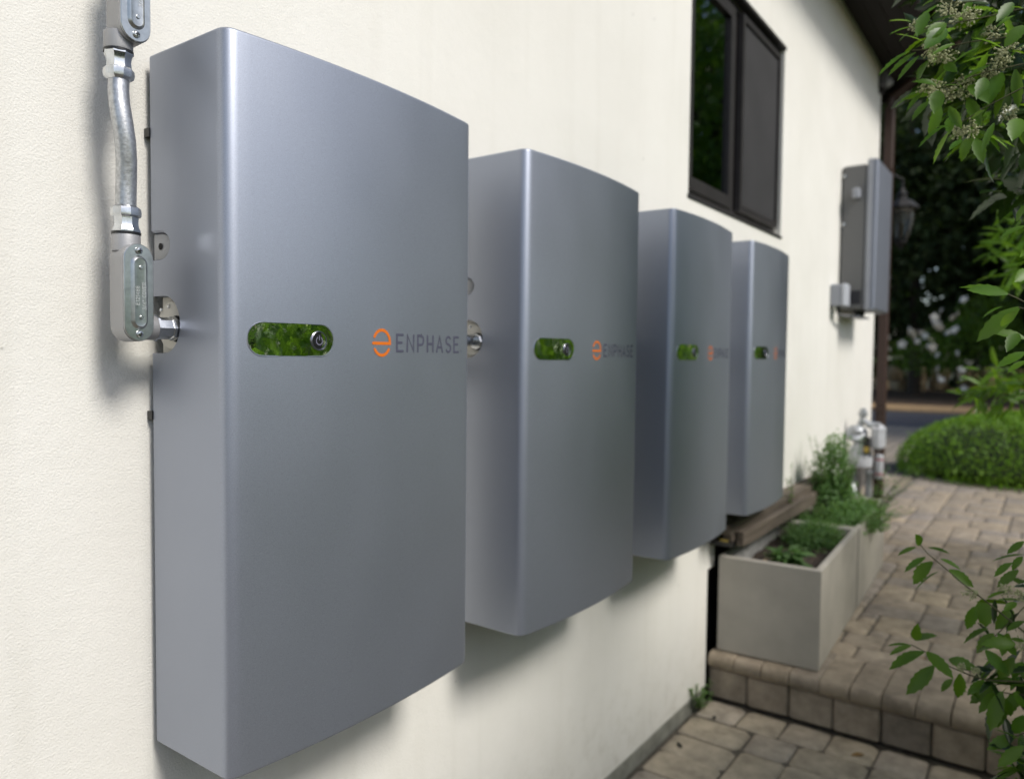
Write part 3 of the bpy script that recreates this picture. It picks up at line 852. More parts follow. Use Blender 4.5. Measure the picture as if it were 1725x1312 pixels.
# ------------------------------------------------------------------ conduit on the left
con = thing('electrical_conduit', 'metal conduit run with cast junction bodies beside the nearest cabinet', 'conduit', (-.075, -.05, .58))
cm = Vector(con.location)
def cobj(name, mb, mat, parent=None, smooth=30):
    me = mb.mesh(name, smooth)
    return obj(name, me, mat, parent or con, tuple(-cm) if parent is None else (0, 0, 0))
BXc, BYf = -.0605, -.094
def body(zc, h, text):
    w = .040
    fx = lambda u, v, d: (BXc + u, BYf + .004 + d, zc + v)
    mb = MB().prism(stadium(w, h, 12), fx, [(.0, 0), (0, .001), (-.0005, .030), (.004, .040), (.010, .044)])
    b0 = cobj('conduit_body', mb, M_CAST)
    cv = MB().prism(stadium(w - .0015, h - .0015, 12), lambda u, v, d: (BXc + u, BYf + .0038 - d, zc + v), [(0, 0), (0, .0022), (.0008, .0030)])
    inner = stadium(.0195, h - .034, 10)
    fxi = lambda u, v, d: (BXc + u, BYf + .0008 - d, zc + v)
    cover = cobj('cover', cv, M_COVER, b0)
    cobj('raised_panel', MB().prism(inner, fxi, [(-.0015, -.0002), (0, .0016), (.0022, .0032), (.0040, .0030)]), M_COVER, cover) if False else cobj('raised_panel', MB().prism(inner, fxi, [(-.0015, -.0002), (0, .0016), (.0022, .0032), (.0040, .0030)]), M_COVER, b0)
    for s in (-1, 1):
        z = zc + s * (h / 2 - .0095)
        mb = MB().lathe([(.0044, 0), (.0046, .0012), (.0036, .0027), (.0014, .0033)], (0, -1, 0), (BXc, BYf + .0008, z), 14)
        cobj('screw', mb, M_ZINC, b0)
        cobj('slot', MB().box(BXc - .0024, BXc + .0024, BYf - .0030, BYf - .0012, z - .0005, z + .0005).box(BXc - .0005, BXc + .0005, BYf - .0031, BYf - .0011, z - .0024, z + .0024), M_HOLE, b0)
        z = zc + s * (h / 2 - .031)
        cobj('rivet', MB().lathe([(.0026, 0), (.0026, .0009), (.0020, .0013)], (0, -1, 0), (BXc + .001, BYf - .0021, z), 14), M_COVER, b0)
    tm = MB()
    ft = lambda u, v, l: (BXc - v, BYf - .0024 - l, zc + u)
    write(tm, 'E121488', -.016, .0018, .0046, .00052, ft, .0004, gap=.35)
    write(tm, '3/4" COVER', -.022, -.0068, .0046, .00052, ft, .0004, gap=.30)
    cobj('embossed_lettering', tm, simple('pale_emboss', (.72, .73, .72), .4, .7), b0, None)  # lettering paler than the cover so that it stands out
    return b0
body(.6425, .126, True)
body(1.026, .134, True)
# hubs, gaskets, connectors and the flexible length between them
XH, YH = -.0655, -.068
def fitting(z0, up, xh):
    s = 1 if up else -1
    A = (0, 0, s)
    cobj('hub', MB().lathe([(.0172, -.008), (.0172, .012), (.0166, .014)], A, (xh, YH, z0), 22), M_CAST)
    cobj('gasket', MB().lathe([(.0178, 0), (.0178, .003)], A, (xh, YH, z0 + s * .014), 22), M_BLACK)
    cobj('connector', MB().lathe([(.0178, 0), (.0178, .002), (.0158, .006), (.0150, .012), (.0158, .020)], A, (xh, YH, z0 + s * .017), 8), M_ZINC, None, 20)
    cobj('compression_nut', MB().lathe([(.0160, 0), (.0180, .002), (.0185, .007), (.0175, .012), (.0135, .015)], A, (xh, YH, z0 + s * .036), 10), M_ZINC, None, 20)
fitting(.704, True, -.0635)
fitting(.964, False, -.0705)
cobj('flexible_conduit', MB().tube([(-.0635, YH, .752), (-.0632, YH, .770), (-.0630, YH - .001, .79), (-.0640, YH - .004, .812), (-.0668, YH - .007, .836), (-.0702, YH - .007, .86), (-.0722, YH - .004, .882), (-.0718, YH - .001, .90), (-.0705, YH, .918)], .0125, 18), M_FLEX)
cobj('side_hub', MB().lathe([(.0165, -.006), (.0165, .016), (.0155, .018)], (1, 0, 0), (-.044, -.066, .5985), 22), M_CAST)
cobj('coupling', MB().lathe([(.0178, 0), (.0178, .003), (.0150, .0035), (.0150, .022), (.0166, .0225), (.0166, .029), (.0150, .031), (.0150, .040)], (1, 0, 0), (-.027, -.066, .5985), 8), M_ZINC, None, 20)
cobj('rear_support', MB().box(-.062, -.052, -.051, -.001, 1.06, 1.08), M_CAST)

# short nipples that join each cabinet to the next
lab = ['short conduit nipple joining the nearest cabinet to the second one', 'short conduit nipple joining the second cabinet to the third one', 'short conduit nipple joining the third cabinet to the farthest one']
for k, (a, b) in enumerate(((.499, .6606), (1.1597, 1.3762), (1.876, 2.0868))):
    nip = thing('conduit_nipple', lab[k], 'conduit', (a, -.063, .598), 0, 'conduit nipples between the cabinets')
    Lg = b - a + .034
    obj('pipe', MB().lathe([(.0125, 0), (.0125, Lg)], (1, 0, 0), (.001, 0, 0), 18).mesh('pipe', 30), M_ZINC, nip)
    for x in (.004, Lg - .016):
        obj('nut', MB().lathe([(.0130, 0), (.0165, .001), (.0165, .008), (.0135, .011)], (1, 0, 0), (x, 0, 0), 8).mesh('nut', 20), M_ZINC, nip)

# ------------------------------------------------------------------ inverter, junction box, security light
inv = thing('inverter', 'tall slim grey inverter box on the wall near the house corner', 'inverter', (4.2, 0, .86))
IW, IH = .44, .86
obj('chassis', MB().bevel_box(0, IW, -.140, -.004, .0, IH - .02, .010).mesh('chassis', 30), M_HEATSINK, inv)
obj('front_cover', MB().bevel_box(-.004, IW + .004, -.172, -.1405, -.008, IH + .010, .008).mesh('front_cover', 30), M_GREYBOX, inv)
obj('front_panel', MB().prism([(IW + .002, -.004), (IW + .002, IH + .004), (-.0, IH + .004), (0, -.004)], lambda u, v, d: (u, -.1725 - d, v), [(0, 0), (.001, .018), (.008, .026), (.03, .031)]).mesh('front_panel', 30), M_INVERTER, inv)
obj('isolator_switch', MB().bevel_box(-.042, -.0005, -.110, -.070, .640, .700, .006).mesh('isolator_switch', 30), M_GREYBOX, inv)
obj('lower_label', MB().box(-.0012, -.0002, -.125, -.055, .03, .11), simple('dark_label', (.03, .03, .036), .4), inv)
for (y_, z_) in ((-.018, .78), (-.018, .50)):
    obj('bolt', MB().lathe([(.010, 0), (.010, .005), (.005, .007)], (-1, 0, 0), (-.0002, y_, z_), 10), M_ZINC, inv)
for z_ in (.14, .74):
    obj('cover_clip', MB().box(-.007, -.0045, -.168, -.150, z_, z_ + .014), M_GREYBOX, inv)
for (x_, y_) in ((.06, -.09), (.15, -.09), (.24, -.09)):
    gl = obj('cable_gland', MB().lathe([(.016, 0), (.016, .014), (.011, .018), (.011, .034)], (0, 0, -1), (x_, y_, -.0005), 10), M_BLACK, inv)
obj('bottom_connector', MB().bevel_box(.03, .30, -.12, -.05, -.045, -.0355, .003), M_GREYBOX, inv)

jb = thing('junction_box', 'small grey junction box on the wall beside the inverter', 'junction box', (4.0, 0, .87))
obj('box', MB().bevel_box(0, .10, -.060, -.001, 0, .125, .005).mesh('box', 30), M_GREYBOX, jb)
obj('lid', MB().bevel_box(-.003, .103, -.086, -.0605, -.003, .128, .008).mesh('lid', 30), simple('pale_lid', (.50, .52, .57), .4), jb)
obj('gland', MB().lathe([(.014, 0), (.014, .014), (.009, .02), (.009, .03)], (0, 0, -1), (.05, -.035, -.0005), 12), M_BLACK, jb)
obj('cable', MB().tube([(.02, -.03, -.002), (.012, -.025, -.03), (.015, -.015, -.06), (.04, -.006, -.075)], .003, 6), simple('earth_wire', (.10, .16, .09), .5), jb)
obj('bent_conduit', MB().tube([(.05, -.035, -.03), (.07, -.04, -.045), (.12, -.05, -.05), (.24, -.07, -.045)], .010, 8), M_HEATSINK, jb)

sl = thing('security_light', 'small dark security light under the eave at the house corner', 'light', (5.2, 0, 2.42))
obj('housing', MB().bevel_box(0, .09, -.060, -.001, .03, .14, .010).mesh('housing', 30), simple('dim_grey', (.10, .10, .11), .5), sl)
obj('lens', MB().lathe([(.028, 0), (.030, .012), (.018, .026), (.004, .030)], (-.5, -1, -.5), (.03, -.058, .06), 14), simple('frosted_lens', (.3, .3, .3), .3), sl)
obj('wall_bracket', MB().box(.02, .07, -.03, -.0005, 0, .0295), M_BLACK, sl)

# wall lantern on the end wall beyond the corner
lan = thing('wall_lantern', 'black iron lantern hanging on the end wall beyond the inverter', 'lantern', (5.74, -.09, 1.42))
lan.scale = (1.2, 1.2, 1.2)
obj('roof', MB().lathe([(.098, .225), (.100, .235), (.060, .275), (.030, .290), (.026, .310), (.034, .318), (.020, .335), (.010, .36)], (0, 0, 1), (0, 0, 0), 8), M_LAMP, lan)
obj('glass', MB().lathe([(.036, .045), (.066, .135), (.070, .224)], (0, 0, 1), (0, 0, 0), 16).mesh('glass', 40), M_LGLASS, lan)
for k in range(4):
    a = PI / 4 + k * PI / 2
    obj('cage_bar', MB().tube([(r * math.cos(a), r * math.sin(a), h) for r, h in ((.030, .028), (.058, .085), (.078, .150), (.084, .226))], .006, 6), M_LAMP, lan)
obj('base', MB().lathe([(.006, -.02), (.016, 0), (.034, .02), (.038, .044)], (0, 0, 1), (0, 0, 0), 10), M_LAMP, lan)
obj('candle', MB().lathe([(.012, .046), (.012, .13), (.004, .15)], (0, 0, 1), (0, 0, 0), 10), simple('candle_sleeve', (.5, .46, .38), .5), lan)
obj('arm', MB().tube([(0, 0, .36), (0, .0, .41), (-.08, .06, .44), (-.22, .12, .42), (-.355, .14, .33)], .009, 8), M_LAMP, lan)
obj('back_plate', MB().bevel_box(-.379, -.362, .10, .19, .22, .42, .005), M_LAMP, lan)

# ------------------------------------------------------------------ gas meter
gmt = thing('gas_meter', 'grey gas meter and pipes on the wall behind the planters', 'gas meter', (4.50, -.10, TER))
def g(name, mb, mat, parent=None, smooth=35): return obj(name, mb.mesh(name, smooth), mat, parent or gmt)
Z0 = -TER
g('riser_pipe', MB().tube([(0, .045, 0), (0, .045, .50), (0, .05, .56), (0, .03, .60)], .017, 10), M_PIPE)
g('outlet_pipe', MB().tube([(0, -.045, 0), (0, -.045, .42)], .020, 10), M_PIPE)
g('regulator', MB().lathe([(.010, -.055), (.030, -.050), (.036, -.02), (.062, -.014), (.064, .0), (.062, .012), (.034, .020), (.028, .05), (.014, .056)], (-.55, -.2, .65), (-.01, .03, .67), 18), M_PIPE)
g('regulator_cap', MB().lathe([(.022, 0), (.026, .012), (.026, .030), (.020, .034), (.018, .05), (.008, .056)], (0, 0, 1), (0, .0, .775), 12), M_PIPE)
g('cross_pipe', MB().tube([(0, .03, .68), (0, .0, .765), (0, -.03, .73), (0, -.10, .725)], .022, 10), M_PIPE)
mb_ = g('meter_body', MB().bevel_box(-.07, .07, -.125, -.055, .575, .735, .022), M_METER)
g('meter_index', MB().bevel_box(-.082, -.0705, -.060, -.020, .55, .66, .004), M_BLACK, mb_)
g('dial_label', MB().box(-.0832, -.0822, -.054, -.026, .565, .60), M_YELLOW, mb_)
g('meter_case', MB().lathe([(.040, 0), (.075, .012), (.080, .06), (.056, .12), (.030, .16)], (0, 0, 1), (-.01, .01, .46), 14), M_METER)
g('valve', MB().lathe([(.018, -.04), (.026, -.03), (.026, .03), (.018, .04)], (0, 0, 1), (0, .045, .40), 8), M_PIPE)
g('valve_lever', MB().box(-.05, .01, .038, .052, .398, .406), M_PIPE)
tagm = g('tag_cylinder', MB().lathe([(.020, 0), (.024, .01), (.024, .14), (.020, .15)], (0, 0, 1), (0, -.100, .40), 14), M_METER)
for z_ in (.425, .515):
    g('red_band', MB().lathe([(.0246, 0), (.0246, .010)], (0, 0, 1), (0, -.100, z_), 14, False), M_RED, tagm)
g('union', MB().lathe([(.022, 0), (.030, .004), (.030, .026), (.022, .03)], (0, 0, 1), (0, -.045, .42), 8), M_PIPE)
g('lower_elbow', MB().tube([(0, .045, .36), (-.03, .045, .34), (-.05, .03, .30), (-.05, .03, .22)], .020, 10), M_PIPE)
for k, z_ in enumerate((.10, .26)):
    g('pipe_band', MB().lathe([(.0185, 0), (.0205, .003), (.0205, .02), (.0185, .023)], (0, 0, 1), (0, .045, z_), 12), M_PIPE)

# ------------------------------------------------------------------ planters
def planter(lx, ly, h, w=.024):
    o = MB()
    outer = [(0, -ly), (lx, -ly), (lx, 0), (0, 0)]
    rings = [(.006, 0, 0), (0, .006, 0), (0, h - .004, 0), (.004, h, 0), (w - .004, h, 0), (w, h - .004, 0), (w, .03, 0)]
    vs = []
    for (off, z, _) in rings:
        vs += [(off, -ly + off, z), (lx - off, -ly + off, z), (lx - off, -off, z), (off, -off, z)]
    fs = [(k * 4 + i, k * 4 + (i + 1) % 4, (k + 1) * 4 + (i + 1) % 4, (k + 1) * 4 + i) for k in range(len(rings) - 1) for i in range(4)]
    fs += [(3, 2, 1, 0), tuple(len(rings) * 4 - 4 + i for i in range(4))]
    o.add(vs, fs)
    return o
def soil(lx, ly, z, seed, w=.024):
    r = random.Random(seed); mb = MB(); nx, ny = 26, 14
    for i in range(nx + 1):
        for j in range(ny + 1):
            x = w + .001 + (lx - 2 * w - .002) * i / nx; y_ = -ly + w + .001 + (ly - 2 * w - .002) * j / ny
            edge = min(i, nx - i, j, ny - j)
            mb.v.append((x, y_, z + r.uniform(-.008, .012) + (.012 if edge > 1 else 0)))
    for i in range(nx):
        for j in range(ny):
            a = i * (ny + 1) + j
            mb.f.append((a, a + ny + 1, a + ny + 2, a + 1))
    return mb
PRZ = math.radians(2.6)
p1 = thing('planter', 'front taupe planter box with a leafy herb and bare soil', 'planter', (2.232, -.030, TER + .001), PRZ, 'taupe planter boxes on the terrace')
obj('box', planter(.815, .372, .372), M_PLANTER, p1)
obj('soil', soil(.815, .372, .295, 3).mesh('soil', 60), M_SOIL, p1)
obj('liner', MB().box(.026, .79, -.034, -.0245, .24, .362), M_LINER, p1)
p2 = thing('planter', 'rear taupe planter box overflowing with bushy herbs', 'planter', (3.056, .004, TER + .001), PRZ, 'taupe planter boxes on the terrace')
obj('box', planter(.86, .372, .372), M_PLANTER, p2)
obj('soil', soil(.86, .372, .30, 4).mesh('soil', 60), M_SOIL, p2)
rr = random.Random(9)
for k in range(6):
    st = MB()
    st.lathe([(.002, -.008), (.011, -.005), (.013, .0), (.010, .006), (.002, .009)], (rr.uniform(-.4, .4), rr.uniform(-.4, .4), 1), (0, 0, 0), 7)
    o = obj('pebble', st.mesh('pebble', 50), M_ROCK)
    o.location = (2.42 + .05 * k + rr.uniform(-.02, .02), -.12 - rr.uniform(0, .10), TER + .301 + .008)
    tag(o, 'small pale pebble on the soil of the front planter, %s' % ('nearest to the camera', 'second from the camera', 'third from the camera', 'third from the far end', 'second from the far end', 'at the far end')[k], 'pebble', 'pebbles on the planter soil')

# weathered boards along the wall behind the planters
tb = thing('timber_rail', 'weathered timber boards running along the wall behind the planters', 'timber', (2.185, 0, -.160))
def board(x0, x1, y0, y1, z0, z1, seed):
    r = random.Random(seed); mb = MB(); n = 16
    vs = []; fs = []
    for i in range(n + 1):
        x = x0 + (x1 - x0) * i / n; w = lambda: r.uniform(-.0018, .0018)
        vs += [(x, y0 + w(), z0 + w()), (x, y1 + w(), z0 + w()), (x, y1 + w(), z1 + w()), (x, y0 + .004 + w(), z1 + w()), (x, y0 + w(), z1 - .005 + w())]
    for i in range(n):
        for k in range(5):
            fs.append((i * 5 + k, i * 5 + (k + 1) % 5, (i + 1) * 5 + (k + 1) % 5, (i + 1) * 5 + k))
    fs += [(4, 3, 2, 1, 0), tuple(n * 5 + k for k in range(5))]
    mb.add(vs, fs); return mb
obj('plank', board(.0, 1.52, -.088, -.003, .062, .096, 1), M_TIMBER, tb)
obj('plank', board(.06, 1.50, -.120, -.092, .012, .066, 2), M_TIMBER, tb)
obj('batten', board(.03, 1.46, -.084, -.05, .030, .060, 3), M_TIMBER, tb)
for x_ in (.02, .72, 1.40):
    obj('bracket', MB().box(x_, x_ + .03, -.090, -.003, .012, .0295), M_BLACK, tb)
obj('paper_tag', MB().box(.012, .016, -.075, -.045, .032, .040), M_YELLOW, tb)

# ------------------------------------------------------------------ leaves and plants
def leaf_template(w=.42, teeth=0, droop=.25, fold=.25, n=7):
    """unit leaf from 0 to 1 along x, face up"""
    V = []; F = []
    for i in range(n + 1):
        t = i / n
        hw = w / 2 * (math.sin(PI * min(1, t * .94 + .03)) ** .8) * (1.08 - .25 * t)
        if i == n: hw = 0.0
        z = -droop * t * t
        if teeth and 0 < i < n: hw *= (1.09 if i % 2 else .93)
        V.append((t, 0, z))
        V.append((t + (.035 if teeth and i % 2 else 0), hw, z + fold * hw))
        V.append((t + (.035 if teeth and i % 2 else 0), -hw, z + fold * hw))
    for i in range(n):
        a = i * 3; b = a + 3
        F.append((a, b, b + 1, a + 1)); F.append((a, a + 2, b + 2, b))
    return np.array(V), F

def frame(dirv, nrm):
    x = np.asarray(dirv, float); x /= np.linalg.norm(x) + 1e-9
    z = np.asarray(nrm, float); z = z - x * (z @ x)
    if np.linalg.norm(z) < 1e-3: z = np.array([0.3, .5, 1.]); z = z - x * (z @ x)
    z /= np.linalg.norm(z)
    return np.stack([x, np.cross(z, x), z], 1)

def leaf_cloud(name, P, Dv, Nv, S, tmpl, mat, parent=None, smooth=True, kind=None):
    """many leaves as one mesh, placed with arrays"""
    V, F = tmpl
    P, Dv, Nv, S = [np.asarray(a, float) for a in (P, Dv, Nv, S)]
    X = Dv / np.linalg.norm(Dv, axis=1, keepdims=True)
    Z = Nv - X * (Nv * X).sum(1, keepdims=True); Z /= np.linalg.norm(Z, axis=1, keepdims=True) + 1e-9
    Y = np.cross(Z, X)
    n, k = len(P), len(V)
    VV = P[:, None] + S[:, None, None] * (V[None, :, 0:1] * X[:, None] + V[None, :, 1:2] * Y[:, None] + V[None, :, 2:3] * Z[:, None])
    fl = np.array([len(f) for f in F]); fi = np.concatenate([np.array(f) for f in F])
    me = bpy.data.meshes.new(name)
    me.vertices.add(n * k); me.vertices.foreach_set('co', VV.reshape(-1).astype(np.float32))
    loops = (fi[None] + (np.arange(n) * k)[:, None]).reshape(-1).astype(np.int32)
    me.loops.add(len(loops)); me.loops.foreach_set('vertex_index', loops)
    tot = np.tile(fl, n); st = np.concatenate([[0], np.cumsum(tot)[:-1]])
    me.polygons.add(len(tot)); me.polygons.foreach_set('loop_start', st.astype(np.int32)); me.polygons.foreach_set('loop_total', tot.astype(np.int32))
    if smooth: me.polygons.foreach_set('use_smooth', [True] * len(tot))
    me.update(); me.validate()
    me.materials.append(mat)
    return obj(name, me, None, parent, kind=kind)

QUAD = (np.array([(0, 0, 0), (.55, .30, .05), (1, 0, -.12), (.55, -.30, .05)]), [(0, 2, 1), (0, 3, 2)])
SMALL = leaf_template(.46, 0, .15, .2, 3)
HOLLY = [leaf_template(w * .88, 1, d, .30, 11) for w, d in ((.26, .16), (.34, .22), (.42, .14), (.50, .26), (.62, .18), (.72, .10))]

def unit(n):
    v = rng.normal(size=(n, 3)); return v / np.linalg.norm(v, axis=1, keepdims=True)

def blob_points(n, blobs, shell=.55, jit=.10):
    """points through several ellipsoids, denser towards the outside; returns points and outward directions"""
    w = np.array([b[3] * b[4] * b[5] for b in blobs]) ** .7; w /= w.sum()
    k = rng.choice(len(blobs), n, p=w)
    B = np.array([b[:6] for b in blobs])[k]
    u = unit(n); r = shell + (1 - shell) * rng.random(n) ** .6
    r *= 1 + jit * rng.normal(size=n)
    return B[:, :3] + u * r[:, None] * B[:, 3:6], u

def tree(name, label, cat, base, h, blobs, n, s, mat, trunk_r=.15, group=None, tm=QUAD):
    t = thing(name, label, cat, base, 0, group)
    top = max(b[2] for b in blobs)
    path = [(0, 0, -.2), (.05 * h * .1, 0, h * .2), (.02 * h, .02 * h, h * .45), (0, .03 * h, h * .8)]
    obj('trunk', MB().tube(path, [trunk_r * 1.2, trunk_r, trunk_r * .75, trunk_r * .35], 9).mesh('trunk', 60), M_BARK, t)
    lb = MB()
    for b in blobs[:7]:
        z0 = h * random.uniform(.2, .5)
        lb.tube([(0, 0, z0), (b[0] * .5, b[1] * .5, (z0 + b[2]) / 2 + .1), (b[0] * .9, b[1] * .9, b[2])], [trunk_r * .45, trunk_r * .3, trunk_r * .1], 6)
    obj('limb', lb.mesh('limb', 60), M_BARK, t)
    P, u = blob_points(n, blobs)
    D_ = u * .6 + unit(n) * .8 + np.array([0, 0, -.25]); Nn = u * .5 + unit(n) * .7 + np.array([0, 0, .6])
    leaf_cloud('crown', P, D_, Nn, s * rng.uniform(.7, 1.3, n), tm, mat, t)
    return t

# --- herbs in the planters
def herb(name, label, cat, base, spread, h, nst, leaf, mat, lean=(0, 0), dens=26, tm=SMALL, bend=.5, group=None, mound=None):
    t = thing(name, label, cat, base, 0, group)
    st = MB(); P = []; Dd = []; Nn = []; S = []
    for k in range(nst):
        a = random.uniform(0, 2 * PI); rd = spread * math.sqrt(random.random())
        bx, by = rd * .35 * math.cos(a), rd * .35 * math.sin(a)
        hh = h * random.uniform(.6, 1.0)
        tx_, ty = rd * math.cos(a) + lean[0] * hh, rd * math.sin(a) + lean[1] * hh
        pts = []
        for i in range(6):
            s = i / 5
            pts.append(Vector((bx + (tx_ - bx) * s ** 1.3, by + (ty - by) * s ** 1.3, hh * (s - bend * .35 * s * s) / (1 - bend * .35))))
        st.tube(pts, .0016, 4, True, .0006)
        for i in range(dens):
            s = (i + random.random()) / dens * .92 + .08
            f = s * 5; q_ = min(4, int(f)); p = pts[q_].lerp(pts[q_ + 1], f - q_)
            an = random.uniform(0, 2 * PI)
            d = Vector((math.cos(an), math.sin(an), random.uniform(.1, .8)))
            P.append(p); Dd.append(d); Nn.append((random.uniform(-.4, .4), random.uniform(-.4, .4), 1)); S.append(leaf * random.uniform(.6, 1.15) * (1.1 - .35 * s))
    if mound:
        for (mx_, my_, mz_, ax_, ay_, az_, nn) in mound:
            Pm, um = blob_points(nn, [(mx_, my_, mz_, ax_, ay_, az_)], .45, .12)
            Pm[:, 2] = np.maximum(Pm[:, 2], .004)
            P += [tuple(p) for p in Pm]; Dd += [tuple(v) for v in um * .5 + unit(nn)]; Nn += [tuple(v) for v in um * .6 + unit(nn) * .5 + np.array([0, 0, .6])]
            S += list(leaf * rng.uniform(.6, 1.15, nn))
    obj('stems', st.mesh('stems'), M_TWIG, t)
    leaf_cloud('foliage', P, Dd, Nn, S, tm, mat, t)
    return t
SO = TER + .305
herb('thyme_clump', 'dense fine-leaved herb clump at the rear of the front planter', 'herb', (2.88, -.205, SO), .14, .09, 70, .014, M_HERB, dens=18, bend=.3, mound=[(.02, 0, .030, .17, .115, .075, 3600), (.07, -.02, .04, .11, .10, .075, 1500)])
herb('sage_plant', 'broad-leaved bright green seedling in the front planter soil', 'herb', (2.47, -.225, SO), .065, .085, 12, .085, M_SAGE, dens=5, tm=leaf_template(.40, 0, .3, .2, 5), bend=.4)
herb('rosemary_bush', 'tall bushy herb standing in the middle of the rear planter', 'herb', (3.44, -.17, SO), .15, .46, 34, .022, M_HERB, dens=60, bend=.2, mound=[(0, 0, .13, .13, .12, .14, 1700), (.02, .02, .27, .09, .09, .14, 1100), (-.04, -.02, .38, .05, .05, .09, 350)])
herb('oregano_mound', 'low herb mound spilling over the side of the rear planter', 'herb', (3.35, -.28, SO), .26, .15, 60, .020, M_HERB, dens=22, bend=.6, lean=(0, -.25), mound=[(0, .0, .06, .30, .10, .09, 1900), (-.12, .02, .05, .16, .10, .08, 700), (.12, -.06, .04, .16, .09, .09, 800)])
herb('oregano_mound', 'low herb mound in the near wall-side corner of the rear planter', 'herb', (3.18, -.11, SO), .11, .12, 60, .020, M_HERB, dens=24, bend=.5)
herb('wispy_herb', 'thin wispy sprig rising by the boards at the wall', 'herb', (2.98, -.085, SO - .02), .05, .42, 5, .026, M_HERB, dens=26, bend=.1, lean=(-.1, .05))
herb('trailing_herb', 'trailing sprigs leaning out over the path from the rear planter', 'herb', (3.62, -.32, SO), .09, .30, 12, .026, M_HERB, dens=30, bend=.6, lean=(.25, -.55))
herb('weed', 'small ferny weed growing from the foot of the wall', 'weed', (2.10, -.012, LOW), .075, .125, 11, .020, M_HERB, dens=20, bend=.4, lean=(-.2, -.1))

# fallen twigs and a dry leaf on the patio
for k, (px, py, rz, ln) in enumerate(((1.80, -.066, .9, .028), (2.057, -.092, .2, .020))):
    o = obj('twig_piece', MB().tube([(-ln / 2, 0, .004), (0, .003, .006), (ln / 2, 0, .004)], [.003, .006, .003], 6).mesh('twig_piece', 50), M_BLACK, None, (px, py, LOW), (0, 0, rz))
    tag(o, ['dark bit of debris on a patio stone nearer the camera', 'dark bit of debris on the patio stone next to the riser'][k], 'debris', 'debris on the patio')
V_, F_ = leaf_template(.5, 0, .1, .3, 5)
dl = MB().add([tuple(v * .045) for v in V_], F_)
LM = dl.mesh('fallen_leaf', 60)
for (px, py, pz, rz, sc_, lb) in ((2.11, -.585, LOW, 2.2, 1.0, 'dry tan leaf lying at the foot of the stone riser'), (1.86, -.62, LOW, .6, .45, 'tiny brown leaf scrap on the lower patio stones'), (2.62, -.70, TER, 1.1, .6, 'small dry leaf on the terrace beside the front planter'), (3.75, -.55, TER, 3.9, .6, 'small dry leaf on the terrace beside the rear planter')):
    o = obj('fallen_leaf', LM, M_DRYLEAF, None, (px, py, pz + .004), (0, 0, rz)); o.scale = (sc_, sc_, sc_)
    tag(o, lb, 'leaf', 'dry leaves fallen on the paving')

# ------------------------------------------------------------------ holly shrubs on the right
HMESH = []
for (V, F) in HOLLY:
    me = MB().add([tuple(v) for v in V], F).mesh('leaf', None, False)
    me.polygons.foreach_set('use_smooth', [True] * len(me.polygons)); me.materials.append(M_LEAF); HMESH.append(me)
HW = [.26, .34, .42, .50, .62, .72]
HMESH2 = []
for me in HMESH:
    c = me.copy(); c.materials.clear(); c.materials.append(M_LEAF2); HMESH2.append(c)

